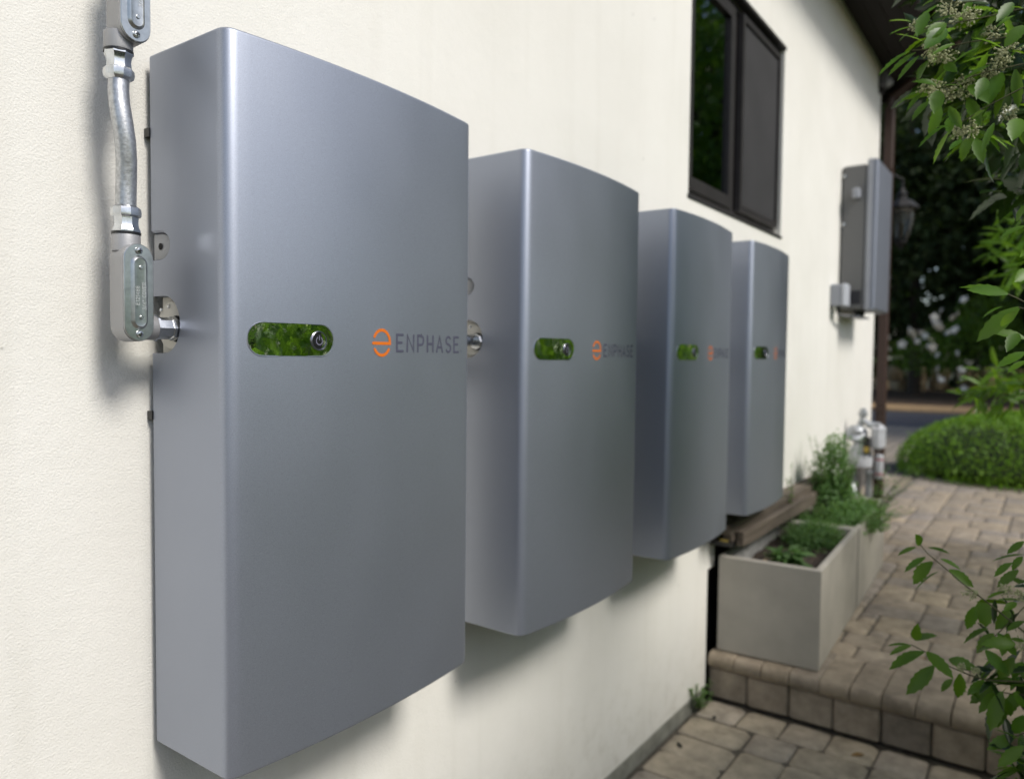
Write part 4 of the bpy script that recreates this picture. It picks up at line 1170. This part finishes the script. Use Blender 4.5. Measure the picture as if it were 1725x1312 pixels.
HAND_LEAVES = [
(0.768,-0.853,1.050, 0.738,-0.815,1.021, 0.30,0.35),
(0.788,-0.859,1.053, 0.760,-0.826,1.024, 0.26,0.35),
(0.748,-0.869,1.032, 0.731,-0.843,1.002, 0.24,0.30),
(0.850,-0.859,1.012, 0.851,-0.819,0.997, 0.30,0.35),
(0.832,-0.864,1.002, 0.807,-0.846,0.975, 0.28,0.35),
(0.804,-0.878,0.978, 0.782,-0.858,0.953, 0.34,0.40),
(0.761,-0.909,0.925, 0.730,-0.875,0.898, 0.22,0.30),
(0.766,-0.912,0.916, 0.772,-0.887,0.876, 0.26,0.45),
(0.839,-0.843,1.123, 0.841,-0.812,1.137, 0.45,0.30),
(0.836,-0.845,1.113, 0.810,-0.818,1.105, 0.30,0.30),
(0.777,-0.872,1.062, 0.770,-0.838,1.086, 0.30,0.25),
(0.828,-0.842,1.101, 0.831,-0.827,1.094, 0.42,0.40),
(0.846,-0.886,1.144, 0.815,-0.848,1.115, 0.30,0.30),
(0.813,-0.910,1.107, 0.808,-0.863,1.104, 0.24,0.30),
(0.801,-0.897,1.094, 0.774,-0.878,1.071, 0.60,0.60),
(0.797,-0.899,1.083, 0.766,-0.878,1.055, 0.62,0.80),
(0.852,-0.912,1.065, 0.856,-0.881,1.028, 0.40,0.70),
(0.806,-0.943,1.047, 0.784,-0.913,1.031, 0.30,0.30),
(0.849,-0.964,1.046, 0.840,-0.916,1.047, 0.18,0.20),
(0.846,-0.934,1.040, 0.849,-0.895,1.019, 0.24,0.35),
(0.801,-0.959,1.016, 0.785,-0.926,1.001, 0.30,0.40),
(0.812,-0.886,1.003, 0.796,-0.860,1.016, 0.50,0.60),
(0.759,-0.895,0.978, 0.738,-0.895,0.945, 0.65,0.80),
(0.838,-0.929,1.002, 0.804,-0.957,0.973, 0.50,0.60),
(0.746,-0.977,1.019, 0.739,-0.945,1.044, 0.26,0.30),
(0.774,-1.001,1.055, 0.763,-0.981,1.030, 0.60,0.80),
(0.797,-1.002,1.022, 0.777,-0.987,1.026, 0.30,0.30),
(0.860,-0.971,1.020, 0.833,-0.957,0.978, 0.50,0.80),
(0.790,-0.912,1.055, 0.764,-0.887,1.041, 0.24,0.30),
(0.816,-0.874,1.046, 0.793,-0.859,1.019, 0.50,0.50),
(0.783,-0.896,0.964, 0.781,-0.885,0.919, 0.45,0.90),
(0.778,-0.909,0.956, 0.769,-0.925,0.922, 0.40,0.90),
(0.849,-0.927,0.985, 0.818,-0.946,0.940, 0.35,0.90),
(0.747,-0.931,0.895, 0.723,-0.918,0.881, 0.40,0.35),
(0.832,-0.930,0.919, 0.825,-0.925,0.886, 0.50,0.90),
(0.768,-0.946,0.899, 0.748,-0.958,0.866, 0.50,0.90),
(0.761,-0.945,1.093, 0.747,-0.926,1.086, 0.30,0.30),
(0.745,-0.924,0.976, 0.742,-0.904,0.982, 0.30,0.50),
(0.848,-0.873,1.152, 0.855,-0.855,1.154, 0.50,0.50),
(0.828,-0.888,1.129, 0.836,-0.871,1.125, 0.40,0.40),
(0.742,-0.971,0.912, 0.720,-0.959,0.875, 0.30,0.80),
(0.856,-0.989,1.020, 0.856,-0.995,0.966, 0.35,0.90),
(0.789,-0.986,0.915, 0.797,-0.993,0.895, 0.30,0.50),
(0.814,-0.968,1.099, 0.816,-0.950,1.082, 0.40,0.60),
(0.775,-0.989,1.073, 0.749,-0.969,1.057, 0.30,0.30),
(0.793,-0.913,0.946, 0.764,-0.910,0.921, 0.50,0.60),
(0.786,-0.956,0.945, 0.794,-0.937,0.939, 0.40,0.50),
(0.780,-0.999,0.923, 0.745,-0.996,0.892, 0.60,0.90),
(0.745,-0.896,0.919, 0.718,-0.914,0.913, 0.30,0.30),
(0.834,-0.872,1.107, 0.815,-0.856,1.094, 0.50,0.80),
(0.775,-0.875,1.106, 0.744,-0.867,1.068, 0.40,0.60),
(0.858,-0.925,1.142, 0.842,-0.919,1.119, 0.50,0.70),
(0.765,-0.987,1.088, 0.733,-0.973,1.059, 0.40,0.70),
(0.747,-0.957,0.981, 0.719,-0.953,0.953, 0.50,0.90),
(0.821,-0.896,1.036, 0.793,-0.913,1.017, 0.40,0.50),
(0.745,-1.000,1.069, 0.732,-0.987,1.072, 0.40,0.40),
(0.700,-0.996,0.661, 0.710,-0.942,0.679, 0.42,0.45),
(0.690,-0.998,0.659, 0.679,-0.954,0.669, 0.42,0.70),
(0.742,-1.010,0.643, 0.725,-0.963,0.600, 0.45,0.50),
(0.759,-1.019,0.598, 0.746,-0.979,0.612, 0.40,0.50),
(0.699,-1.021,0.578, 0.683,-0.991,0.561, 0.42,0.60),
(0.683,-1.022,0.566, 0.667,-1.003,0.553, 0.40,0.40),
(0.700,-1.007,0.634, 0.705,-0.989,0.616, 0.50,0.70),
(0.746,-0.990,0.645, 0.734,-0.966,0.635, 0.35,0.40),
(0.683,-1.021,0.690, 0.659,-1.010,0.676, 0.60,0.90),
(0.699,-1.018,0.753, 0.674,-0.989,0.743, 0.35,0.40),
(0.699,-1.020,0.720, 0.703,-1.008,0.712, 0.50,0.50),
(0.691,-1.011,0.604, 0.659,-1.003,0.587, 0.50,0.80),
(0.754,-1.012,0.791, 0.745,-1.002,0.770, 0.40,0.50),
(1.049,-0.857,0.211, 1.032,-0.853,0.233, 0.70,0.60),
(1.036,-0.852,0.209, 1.031,-0.822,0.194, 0.42,0.40),
(1.021,-0.874,0.215, 1.019,-0.907,0.214, 0.40,0.30),
(0.979,-0.875,0.206, 0.948,-0.847,0.189, 0.36,0.40),
(0.940,-0.891,0.208, 0.944,-0.855,0.165, 0.50,0.70),
(1.036,-0.891,0.169, 1.043,-0.848,0.133, 0.30,0.35),
(0.957,-0.901,0.212, 0.952,-0.932,0.205, 0.38,0.40),
(1.022,-0.909,0.179, 1.016,-0.948,0.161, 0.50,0.60),
(1.024,-0.962,0.134, 1.013,-0.970,0.090, 0.75,1.00),
(1.002,-0.952,0.124, 0.998,-0.944,0.082, 0.55,0.90),
(0.948,-0.977,0.105, 0.954,-0.937,0.077, 0.38,0.40),
(1.044,-1.008,0.118, 1.012,-0.989,0.092, 0.60,0.80),
(1.046,-1.018,0.138, 1.054,-0.973,0.129, 0.28,0.25),
(1.004,-0.999,0.160, 0.971,-0.973,0.157, 0.22,0.20),
(1.036,-0.857,0.030, 1.007,-0.861,0.061, 0.50,0.70),
(1.046,-0.855,0.027, 1.041,-0.884,0.049, 0.50,0.50),
(0.918,-0.864,0.059, 0.891,-0.834,0.065, 0.20,0.15),
(0.999,-0.854,0.030, 0.990,-0.819,0.012, 0.40,0.40),
(1.015,-0.874,0.018, 1.021,-0.809,-0.024, 0.36,0.50),
(0.941,-0.886,0.045, 0.906,-0.928,0.027, 0.45,0.70),
(1.039,-0.888,-0.013, 1.005,-0.851,-0.062, 0.45,0.70),
(1.033,-0.913,0.008, 1.003,-0.952,0.016, 0.50,0.50),
(1.023,-0.932,-0.011, 1.024,-0.933,-0.059, 0.55,0.95),
(1.033,-0.920,-0.028, 1.023,-0.902,-0.049, 0.50,0.60),
(1.033,-0.972,-0.018, 1.007,-0.948,-0.034, 0.50,0.50),
(1.004,-0.977,-0.006, 0.984,-1.031,0.016, 0.35,0.50),
(1.035,-0.988,-0.021, 1.035,-0.948,-0.064, 0.40,0.60),
(0.976,-0.973,0.058, 0.965,-1.006,0.030, 0.50,0.80),
(0.914,-1.017,0.099, 0.880,-0.981,0.104, 0.50,0.60),
(0.993,-1.022,0.255, 0.980,-1.000,0.235, 0.45,0.60),
(1.031,-1.022,0.224, 1.023,-0.977,0.214, 0.15,0.10),
(0.929,-1.022,0.242, 0.911,-1.009,0.226, 0.50,0.70),
(1.017,-1.015,0.198, 1.006,-0.986,0.168, 0.40,0.70),
(0.911,-1.009,0.233, 0.914,-0.983,0.208, 0.40,0.40),
(1.026,-0.989,-0.031, 0.995,-0.967,-0.059, 0.45,0.60),
(0.986,-0.999,-0.013, 0.968,-0.984,-0.077, 0.45,0.80),
(1.020,-1.019,-0.102, 0.999,-0.982,-0.122, 0.50,0.60),
(0.943,-1.034,-0.081, 0.930,-1.000,-0.120, 0.45,0.70),
(1.045,-1.003,0.074, 1.015,-0.996,0.048, 0.50,0.80),
(0.926,-0.992,0.107, 0.919,-1.019,0.080, 0.50,0.80),
(1.034,-0.982,0.072, 1.022,-0.955,0.039, 0.50,0.60),
(0.971,-1.015,0.056, 0.974,-0.993,0.013, 0.50,0.80),
(1.019,-1.026,0.035, 0.987,-1.015,0.021, 0.50,0.90),
(1.033,-1.022,-0.023, 1.007,-1.006,-0.058, 0.50,0.90),
(0.952,-1.007,-0.012, 0.955,-1.016,-0.042, 0.50,0.90),
(0.969,-1.032,-0.039, 0.970,-1.020,-0.076, 0.60,0.90),
(0.933,-1.028,0.133, 0.938,-1.003,0.113, 0.40,0.50),
(0.935,-1.016,0.162, 0.906,-1.002,0.156, 0.40,0.70),
(0.979,-0.961,0.051, 0.959,-0.980,0.072, 0.40,0.40),
(0.986,-1.028,0.083, 0.992,-1.008,0.083, 0.40,0.60),
(1.009,-0.999,-0.028, 0.975,-0.996,-0.067, 0.50,0.90),
(0.954,-1.032,-0.019, 0.943,-1.021,0.003, 0.50,0.90),
]
TWIGS = [
([ (0.830,-0.844,1.073),(0.830,-0.863,1.070),(0.830,-0.890,1.067),(0.830,-0.930,1.067),(0.830,-1.000,1.062),(0.830,-1.059,1.048) ],0.0030),
([ (0.810,-0.845,1.107),(0.810,-0.865,1.096),(0.810,-0.895,1.095),(0.810,-0.940,1.093),(0.810,-0.999,1.094),(0.810,-1.057,1.079) ],0.0030),
([ (0.830,-0.862,1.006),(0.830,-0.884,1.004),(0.830,-0.916,1.009),(0.830,-0.951,1.016),(0.830,-1.001,1.018),(0.830,-1.060,1.008) ],0.0035),
([ (0.800,-0.905,0.931),(0.800,-0.929,0.938),(0.800,-0.955,0.953),(0.800,-1.003,0.974),(0.800,-1.061,0.975) ],0.0030),
([ (0.850,-0.877,1.151),(0.850,-0.916,1.139),(0.850,-0.965,1.133),(0.850,-1.057,1.111) ],0.0030),
([ (0.720,-0.995,0.662),(0.720,-1.006,0.656),(0.720,-1.022,0.646),(0.720,-1.061,0.629) ],0.0030),
([ (0.720,-1.010,0.642),(0.720,-1.030,0.635),(0.720,-1.061,0.624) ],0.0030),
([ (0.750,-1.019,0.579),(0.750,-1.042,0.595),(0.750,-1.062,0.608) ],0.0030),
([ (0.980,-0.865,0.228),(0.980,-0.879,0.212),(0.980,-0.903,0.194),(0.980,-0.932,0.170),(0.980,-0.961,0.150),(0.980,-0.989,0.130),(0.980,-1.027,0.102),(0.980,-1.077,0.075) ],0.0042),
([ (0.980,-0.856,0.039),(0.980,-0.880,0.031),(0.980,-0.918,0.014),(0.980,-0.950,0.006),(0.980,-0.978,0.004),(0.980,-1.022,0.013),(0.980,-1.079,0.026) ],0.0042),
([ (1.000,-0.960,0.044),(1.000,-0.989,0.084),(1.000,-1.026,0.139),(1.000,-1.074,0.174) ],0.0030),
([ (1.020,-0.989,-0.027),(1.020,-1.022,-0.025),(1.020,-1.081,-0.009) ],0.0040),
([ (1.020,-1.013,-0.106),(1.020,-1.039,-0.086),(1.020,-1.082,-0.045) ],0.0040),
]
FLOWERS = [
(0.810,-0.876,1.063,0.021),
(0.810,-0.885,1.046,0.021),
(0.820,-0.898,1.051,0.020),
(0.830,-0.871,1.009,0.020),
(0.830,-0.888,1.001,0.021),
(0.840,-0.901,0.995,0.022),
(0.850,-0.924,1.011,0.022),
(0.810,-0.854,1.105,0.014),
(0.820,-0.916,1.103,0.025),
(0.820,-0.929,1.104,0.021),
(0.820,-0.899,1.121,0.022),
(0.850,-0.959,1.082,0.021),
(0.850,-0.979,1.049,0.025),
(0.850,-0.968,1.032,0.025),
(0.850,-0.953,1.021,0.020),
(0.830,-0.934,0.932,0.021),
(0.830,-0.918,0.931,0.018),
(0.870,-0.981,0.958,0.020),
(0.850,-0.923,0.996,0.020),
(0.980,-0.948,0.153,0.018),
(0.980,-0.961,0.015,0.012),
(0.980,-0.937,0.017,0.012),
(1.000,-0.999,0.165,0.015),
(1.000,-1.026,0.074,0.018),
(1.000,-1.017,0.159,0.015),
]


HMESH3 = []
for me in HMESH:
    c = me.copy(); c.materials.clear(); c.materials.append(M_LEAF_SHADED); HMESH3.append(c)

def one_leaf(parent, P, Q, wr, nrm, leaf_tone=0):
    P = np.array(P); Q = np.array(Q); d = Q - P; ln = np.linalg.norm(d)
    i = int(np.argmin([abs(w - wr) for w in HW]))
    Rm = frame(d, nrm)
    # lift so that the drooping tip ends near Q
    o = obj('leaf', (HMESH, HMESH2, HMESH3)[leaf_tone][i], None, parent)
    M4 = Matrix.Identity(4)
    for r_ in range(3):
        for c_ in range(3): M4[r_][c_] = Rm[r_, c_] * ln * 1.04
        M4[r_][3] = P[r_] - parent.location[r_]
    o.matrix_local = M4
    return o

HB = Vector((1.35, -1.42, -.74))
holly = thing('holly_shrub', 'flowering holly shrub whose leafy branches hang in from the right', 'shrub', HB)
def rel(p): return tuple(Vector(p) - HB)
tr = MB()
for (p, r0) in (([(1.35, -1.42, -.76), (1.33, -1.40, .0), (1.38, -1.36, .7), (1.30, -1.30, 1.25), (1.25, -1.22, 1.6)], .028), ([(1.37, -1.42, -.76), (1.25, -1.46, -.2), (1.10, -1.42, .4), (1.02, -1.30, .9)], .020), ([(1.33, -1.43, -.76), (1.5, -1.46, -.1), (1.62, -1.44, .6)], .018)):
    tr.tube([rel(q_) for q_ in p], r0, 8, True, r0 * .4)
obj('trunk', tr.mesh('trunk', 60), M_BARK, holly)
for (pts, r0) in TWIGS:
    P = [Vector(p) for p in pts]
    end = P[-1]
    end2 = Vector((1.25, -1.38, max(-.5, end.z - .15)))
    if end.z < 1.3: P.append(end2)
    obj('branch', MB().tube([rel(p) for p in P], [max(.0009, r0 * .45 * (.35 + .65 * i / (len(P) - 1))) for i in range(len(P))], 7).mesh('branch', 60), M_TWIG, holly)
camp = np.array(CAM)
nleaf = 0
for k, L_ in enumerate(HAND_LEAVES):
    P, Q, wr, fc = np.array(L_[:3]), np.array(L_[3:6]), L_[6], L_[7]
    tocam = camp - P; tocam /= np.linalg.norm(tocam)
    nrm = np.array([0, 0, 1.]) * (1 - fc) + tocam * fc + rng.normal(size=3) * .12
    one_leaf(holly, P, Q, wr, nrm, leaf_tone=1 if k % 3 == 0 else 0); nleaf += 1
# fill behind them: whorls of leaves along the twigs and around the flower heads
def whorl(c, n, ln, out, spread=1.0):
    global nleaf
    for k in range(n):
        if nleaf >= 296: return
        d = np.array(out) * random.uniform(.3, 1.0) + rng.normal(size=3) * spread * .55 + np.array([0, 0, -.25])
        d /= np.linalg.norm(d)
        P = np.array(c) + rng.normal(size=3) * .012
        l_ = ln * random.uniform(.65, 1.1)
        one_leaf(holly, P, P + d * l_, random.choice((.26, .26, .34, .34, .42)), np.array([0, 0, 1.]) + rng.normal(size=3) * .45, leaf_tone=random.choice((0, 1, 2, 2))); nleaf += 1
for (x_, y_, z_, r_) in FLOWERS[:19]:
    whorl((x_ + .05, y_ - .02, z_ + .0), 6, .056, (-.15, .35, -.1), 1.3)
for (x_, y_, z_, r_) in FLOWERS[19:]:
    whorl((x_ + .03, y_ - .05, z_ - .01), 4, .062, (-.1, .2, -.1), 1.2)
for k in range(8):
    whorl((1.02 + random.uniform(-.05, .12), -1.0 + random.uniform(-.05, .02), random.uniform(-.22, .10)), 5, .065, (-.1, .3, -.1), 1.2)
# flower heads
def flower_head(c, r_, seed):
    r = random.Random(seed); mb = MB()
    r_ = r_ * .74
    for k in range(int(26 + r_ * 1500)):
        d = Vector((r.gauss(0, 1), r.gauss(0, 1), r.gauss(0, .8))).normalized() * r_ * (.4 + .75 * r.random())
        s = r.uniform(.0014, .0024)
        mb.tube([d * .55, d], .0005, 3, False)
        mb.add([(d.x + s * a, d.y + s * b, d.z + s * c_) for a, b, c_ in ((1, 0, 0), (-1, 0, 0), (0, 1, 0), (0, -1, 0), (0, 0, 1), (0, 0, -1))],
               [(0, 2, 4), (2, 1, 4), (1, 3, 4), (3, 0, 4), (2, 0, 5), (1, 2, 5), (3, 1, 5), (0, 3, 5)])
    return obj('flower_cluster', mb.mesh('flower_cluster', 60), M_BUD, holly, rel(c))
for k, (x_, y_, z_, r_) in enumerate(FLOWERS):
    flower_head((x_, y_, z_), r_, k)
# the rest of its foliage, outside the frame, that the mirrors reflect
def hedge_mass(parent, base, n, xr, yr, zr, ln, mat):
    P = np.stack([rng.uniform(*xr, n), yr[0] + (yr[1] - yr[0]) * rng.random(n) ** .6, rng.uniform(*zr, n)], 1)
    bump_ = .10 * np.sin(P[:, 0] * 5.1) + .08 * np.sin(P[:, 2] * 7.3 + P[:, 0] * 3)
    P[:, 1] += np.minimum(0, bump_)
    D_ = rng.normal(size=(n, 3)) * .6 + np.array([0, .55, -.2]); Nn = rng.normal(size=(n, 3)) * .5 + np.array([0, .35, .8])
    P -= np.array(base)
    tmv = [leaf_template(w, 1, .2, .25, 6) for w in (.38, .5)]
    h = n // 2
    leaf_cloud('foliage', P[:h], D_[:h], Nn[:h], ln * rng.uniform(.7, 1.2, h), tmv[0], mat, parent, kind='stuff')
    leaf_cloud('foliage', P[h:], D_[h:], Nn[h:], ln * rng.uniform(.7, 1.2, n - h), tmv[1], mat, parent, kind='stuff')
hedge_mass(holly, HB, 6500, (.50, 2.05), (-2.15, -1.18), (-.72, .78), .085, M_LEAF2)

HB2 = Vector((3.0, -1.5, -.56))
h2 = thing('holly_shrub', 'paler blurred shrub farther along the path behind the near holly leaves', 'shrub', HB2)
obj('trunk', MB().tube([(0, 0, -.02), (.03, .05, .5), (-.05, .1, 1.2), (-.1, .2, 1.9)], .03, 8, True, .012).mesh('trunk', 60), M_BARK, h2)
def pts_cluster(c, rad, n):
    return np.array(c) + unit(n) * np.array(rad) * (rng.random(n) ** .4)[:, None]
for (c, rad, n, ln) in (((2.55, -.87, 1.48), (.28, .13, .20), 330, .075), ((2.7, -1.05, 1.25), (.3, .16, .2), 200, .085), ((2.75, -.90, .46), (.22, .14, .085), 110, .075), ((2.6, -.96, 1.02), (.3, .10, .22), 170, .075)):
    P = pts_cluster(c, rad, n)
    D_ = rng.normal(size=(n, 3)) * .5 + np.array([-.1, .5, -.15]); Nn = rng.normal(size=(n, 3)) * .35 + np.array([-.2, .1, .9])
    leaf_cloud('foliage', P - np.array(HB2), D_, Nn, ln * rng.uniform(.7, 1.1, n), HOLLY[1], M_LEAF if c[2] < .6 else M_LEAF2, h2, kind='stuff')
    obj('branch', MB().tube([tuple(Vector(c) - HB2), tuple((Vector(c) + Vector((2.95, -1.4, c[2] - .3))) / 2 - HB2), tuple(Vector((2.98, -1.42, max(-.4, c[2] - .5))) - HB2)], .004, 6, True, .008), M_TWIG, h2)
hedge_mass(h2, HB2, 3000, (2.05, 4.8), (-1.9, -1.25), (-.55, .80), .085, M_LEAF2)

gh = thing('added_hedge', 'tall leafy hedge added out of view to hide the low sky in reflections', 'hedge', (3.0, -4.6, -.78))  # added out of view: blocks the low sky in mirrors and cabinet fronts
n = 9000
P = np.stack([rng.uniform(-5.5, 6.0, n), rng.uniform(-.7, .7, n), rng.random(n) ** .8 * 2.15], 1)
P[:, 2] *= 1 + .10 * np.sin(P[:, 0] * 1.7) + .06 * np.sin(P[:, 0] * 4.3)
leaf_cloud('foliage', P, rng.normal(size=(n, 3)) * .7 + np.array([0, .4, -.1]), rng.normal(size=(n, 3)) * .6 + np.array([0, .5, .6]), .13 * rng.uniform(.7, 1.2, n), HOLLY[3], M_LEAF2, gh, kind='stuff')
obj('hedge_shade_core', MB().bevel_box(-5.3, 5.8, -.35, .25, .02, 1.55, .1), simple('hedge_shade', (.012, .018, .007), .95, noise=6, var=.5), gh)  # dark solid block in place of the shade inside the hedge

# ------------------------------------------------------------------ beyond the house
bx = thing('boxwood_shrub', 'low clipped bright green dome shrub beside the paved path', 'shrub', (8.35, -.80, TER))
n = 60000
blb = [(0, 0, .06, 1.10, 1.06, .56), (.1, -.15, .20, .80, .80, .44), (-.15, -.3, .16, .75, .75, .44)]
P, u = blob_points(n, blb, .93, .018)
ok = P[:, 2] > -.0
P, u = P[ok], u[ok]; n = len(P)
leaf_cloud('foliage', P, u * .7 + unit(n) * .7 + np.array([0, 0, .3]), u * .8 + unit(n) * .5 + np.array([0, 0, .5]), .024 * rng.uniform(.6, 1.4, n), QUAD, M_BOX, bx)
obj('stem', MB().tube([(0, 0, -.01), (.02, 0, .15), (0, .03, .35)], .03, 8, True, .015), M_BARK, bx)
obj('dome_shade_core', MB().lathe([(.90, .01), (.98, .10), (.88, .30), (.55, .46), (.05, .55)], (0, 0, 1), (0, 0, 0), 18).mesh('dome_shade_core', 60), simple('inner_shade', (.012, .018, .006), .95, noise=30, var=.5), bx)  # dark solid that stands for the shade inside the dome

# white rose bush
rb = thing('rose_bush', 'blurred bush covered in white roses under the dark trees', 'shrub', (24.2, 1.1, TER))
blr = [(0, -.2, 1.5, 1.0, 1.3, .9), (0, .9, 1.3, .9, 1.0, .6), (.2, -1.4, 1.3, .9, .6, .9), (0, -.6, 2.3, .8, .8, .8)]
P, u = blob_points(5000, blr, .6); n = len(P)
leaf_cloud('foliage', P, unit(n), unit(n) + np.array([0, 0, .6]), .10 * rng.uniform(.6, 1.2, n), QUAD, M_LEAF, rb)
obj('canes', MB().tube([(0, 0, -.02), (.05, .1, .6), (0, .2, 1.4)], .03, 6).tube([(.05, 0, -.02), (0, -.3, .7), (.1, -.5, 1.6)], .03, 6), M_BARK, rb)
rose = MB()
for k in range(3):
    nn = 5 + k
    for i in range(nn):
        a = 2 * PI * i / nn + k * .5; tl = .25 + k * .35
        c_, s_ = math.cos(a), math.sin(a); rr_ = 1.0 - .27 * k
        rose.add([(0, 0, .05 * k), (c_ * rr_ * .6 - s_ * .35 * rr_, s_ * rr_ * .6 + c_ * .35 * rr_, tl * .4), (c_ * rr_, s_ * rr_, tl * .55), (c_ * rr_ * .6 + s_ * .35 * rr_, s_ * rr_ * .6 - c_ * .35 * rr_, tl * .4)], [(0, 1, 2, 3)])
RM = rose.mesh('rose_flower', 60); RM.materials.append(M_ROSE)
rr = random.Random(21)
spots = [(1495, 568), (1500, 588), (1520, 580), (1536, 560), (1541, 566), (1552, 561), (1559, 566), (1575, 535), (1578, 545), (1583, 552), (1574, 548), (1600, 538), (1606, 535), (1609, 556), (1598, 561), (1565, 584), (1571, 585), (1580, 598), (1612, 595), (1582, 622), (1580, 636), (1586, 640), (1624, 505), (1587, 524), (1615, 528), (1620, 623), (1618, 632), (1622, 638), (1624, 655), (1620, 660), (1545, 575), (1530, 555)]
C3 = np.array(CAM); fw3, R3, U3 = np.array(cF), np.array(cR), np.array(cU)
ROSES = [(23.0 + rr.uniform(-.25, .25), a, b) for a, b in spots]
for (xd, a, b) in ROSES:
    d = fw3 + R3 * (a - 862.5) / 1267.5 - U3 * (b - 656) / 1267.5
    p = C3 + d * ((xd - C3[0]) / d[0])
    o = obj('rose_flower', RM, None, rb, tuple(p - np.array(rb.location)), (rr.uniform(-.6, .6), -1.2 + rr.uniform(-.5, .5), rr.uniform(0, 6)))
    s = rr.uniform(.09, .145); o.scale = (s, s, s)

# pale rocks in the sun beyond the trees
rr = random.Random(5)
for k in range(15):
    o_r = MB(); V = []
    o_r.lathe([(.05, -.25), (.30, -.22), (.36, 0), (.28, .2), (.08, .27)], (rr.uniform(-.2, .2), rr.uniform(-.2, .2), 1), (0, 0, 0), 8)
    o_r.v = [(x_ * rr.uniform(.85, 1.15), y_ * rr.uniform(.85, 1.15), z_ * rr.uniform(.85, 1.15)) for x_, y_, z_ in o_r.v]
    o = obj('rock', o_r.mesh('rock', 40), M_ROCK, None, (30.6 + rr.uniform(-.6, .8), -.6 + (k % 8) * .72 + rr.uniform(-.1, .1), TER + .20 + (k // 8) * .42))
    tag(o, 'pale tan rock in the %s row beyond the road, %s' % (('bottom', 'top')[k // 8], ('at the right end', 'second from the right', 'third from the right', 'right of the middle', 'left of the middle', 'third from the left', 'second from the left', 'at the left end')[k % 8]), 'rock', 'rocks of the low bank beyond the road')

# trees
tree('shade_tree', 'dark leafy tree with a visible trunk left of the white roses', 'tree', (26.8, 2.6, TER), 12, [(0, 0, 4.0, 2.4, 2.6, 2.2), (.5, 1.5, 6.5, 2.6, 2.6, 2.6), (-.3, -1.6, 6.2, 2.5, 2.4, 2.6), (0, 0, 9.2, 2.6, 2.6, 2.8), (0, 2.0, 2.6, 1.3, 1.4, 1.2), (.2, -1.9, 3.0, 1.4, 1.5, 1.3)], 15000, .26, M_TREE, .17)
tree('shade_tree', 'broad dark tree standing behind the white roses', 'tree', (28.4, -1.4, TER), 13, [(0, 0, 4.4, 2.6, 2.6, 2.4), (0, 1.8, 7.2, 2.6, 2.6, 2.6), (0, -1.8, 7.0, 2.6, 2.6, 2.8), (0, 0, 10.0, 2.8, 2.8, 3.0), (0, 1.6, 2.4, 1.4, 1.5, 1.2), (0, -1.6, 2.6, 1.5, 1.6, 1.4)], 15000, .26, M_TREE, .2)
tree('shade_tree', 'tall dark tree whose crown is mirrored in the window glass', 'tree', (12.5, -5.6, TER), 9, [(0, 0, 3.6, 2.0, 2.2, 1.9), (.3, 1.0, 5.4, 2.0, 2.0, 2.0), (-.2, -1.2, 5.2, 2.1, 2.1, 2.1), (0, 0, 7.4, 2.1, 2.1, 2.1), (0, .8, 2.2, 1.3, 1.4, 1.1)], 12000, .20, M_LEAF2, .16)
for k, (tx_, ty, th) in enumerate(((24.0, -8.5, 15), (14.5, -12.5, 15))):
    s_ = th / 13
    t = tree('shade_tree', ('large dark tree outside the picture that shades the far verge', 'large dark tree outside the picture that shades the road')[k], 'tree', (tx_, ty, TER), th, [(0, 0, 5 * s_, 3.2 * s_, 3.2 * s_, 2.8 * s_), (1.3 * s_, 1.4 * s_, 8 * s_, 3 * s_, 3 * s_, 3 * s_), (-1.4 * s_, -1.4 * s_, 7.6 * s_, 3 * s_, 3 * s_, 3 * s_), (0, 0, 10.6 * s_, 3.1 * s_, 3.1 * s_, 2.8 * s_), (0, 1.5 * s_, 3.0 * s_, 2 * s_, 2 * s_, 1.8 * s_)], 9000, .38, M_TREE, .25, group='large trees beyond the frame')
# far wood
n = 26000
P = np.stack([rng.uniform(35, 42, n), rng.uniform(-18, 26, n), rng.random(n) ** .8 * 17 - .5], 1)
P[:, 0] += 1.5 * np.sin(P[:, 1] * .9) + 1.0 * np.sin(P[:, 2] * 1.1 + P[:, 1])
ok = P[:, 2] < 13 + 3 * np.sin(P[:, 1] * .5) + rng.random(n) * 2
P = P[ok]; n = len(P)
wd = leaf_cloud('woodland', P, unit(n) + np.array([0, 0, -.2]), unit(n) + np.array([-.5, 0, .5]), .85 * rng.uniform(.6, 1.3, n), QUAD, M_TREE, None, kind='stuff')
tag(wd, 'dark far wood filling the view beyond the road', 'woodland')
# inner leaves of the near holly, their shade put into a darker colour
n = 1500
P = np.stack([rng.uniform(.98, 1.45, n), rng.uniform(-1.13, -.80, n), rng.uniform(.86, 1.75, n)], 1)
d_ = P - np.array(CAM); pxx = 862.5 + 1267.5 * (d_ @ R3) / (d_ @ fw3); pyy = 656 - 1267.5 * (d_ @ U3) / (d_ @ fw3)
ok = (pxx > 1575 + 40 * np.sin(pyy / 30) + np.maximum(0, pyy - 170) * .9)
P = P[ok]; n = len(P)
leaf_cloud('foliage', P - np.array(HB), rng.normal(size=(n, 3)) * .6 + np.array([-.2, .3, -.4]), rng.normal(size=(n, 3)) * .6 + np.array([-.3, 0, .6]), .07 * rng.uniform(.7, 1.15, n), HOLLY[2], M_LEAF_SHADED, holly, kind='stuff')
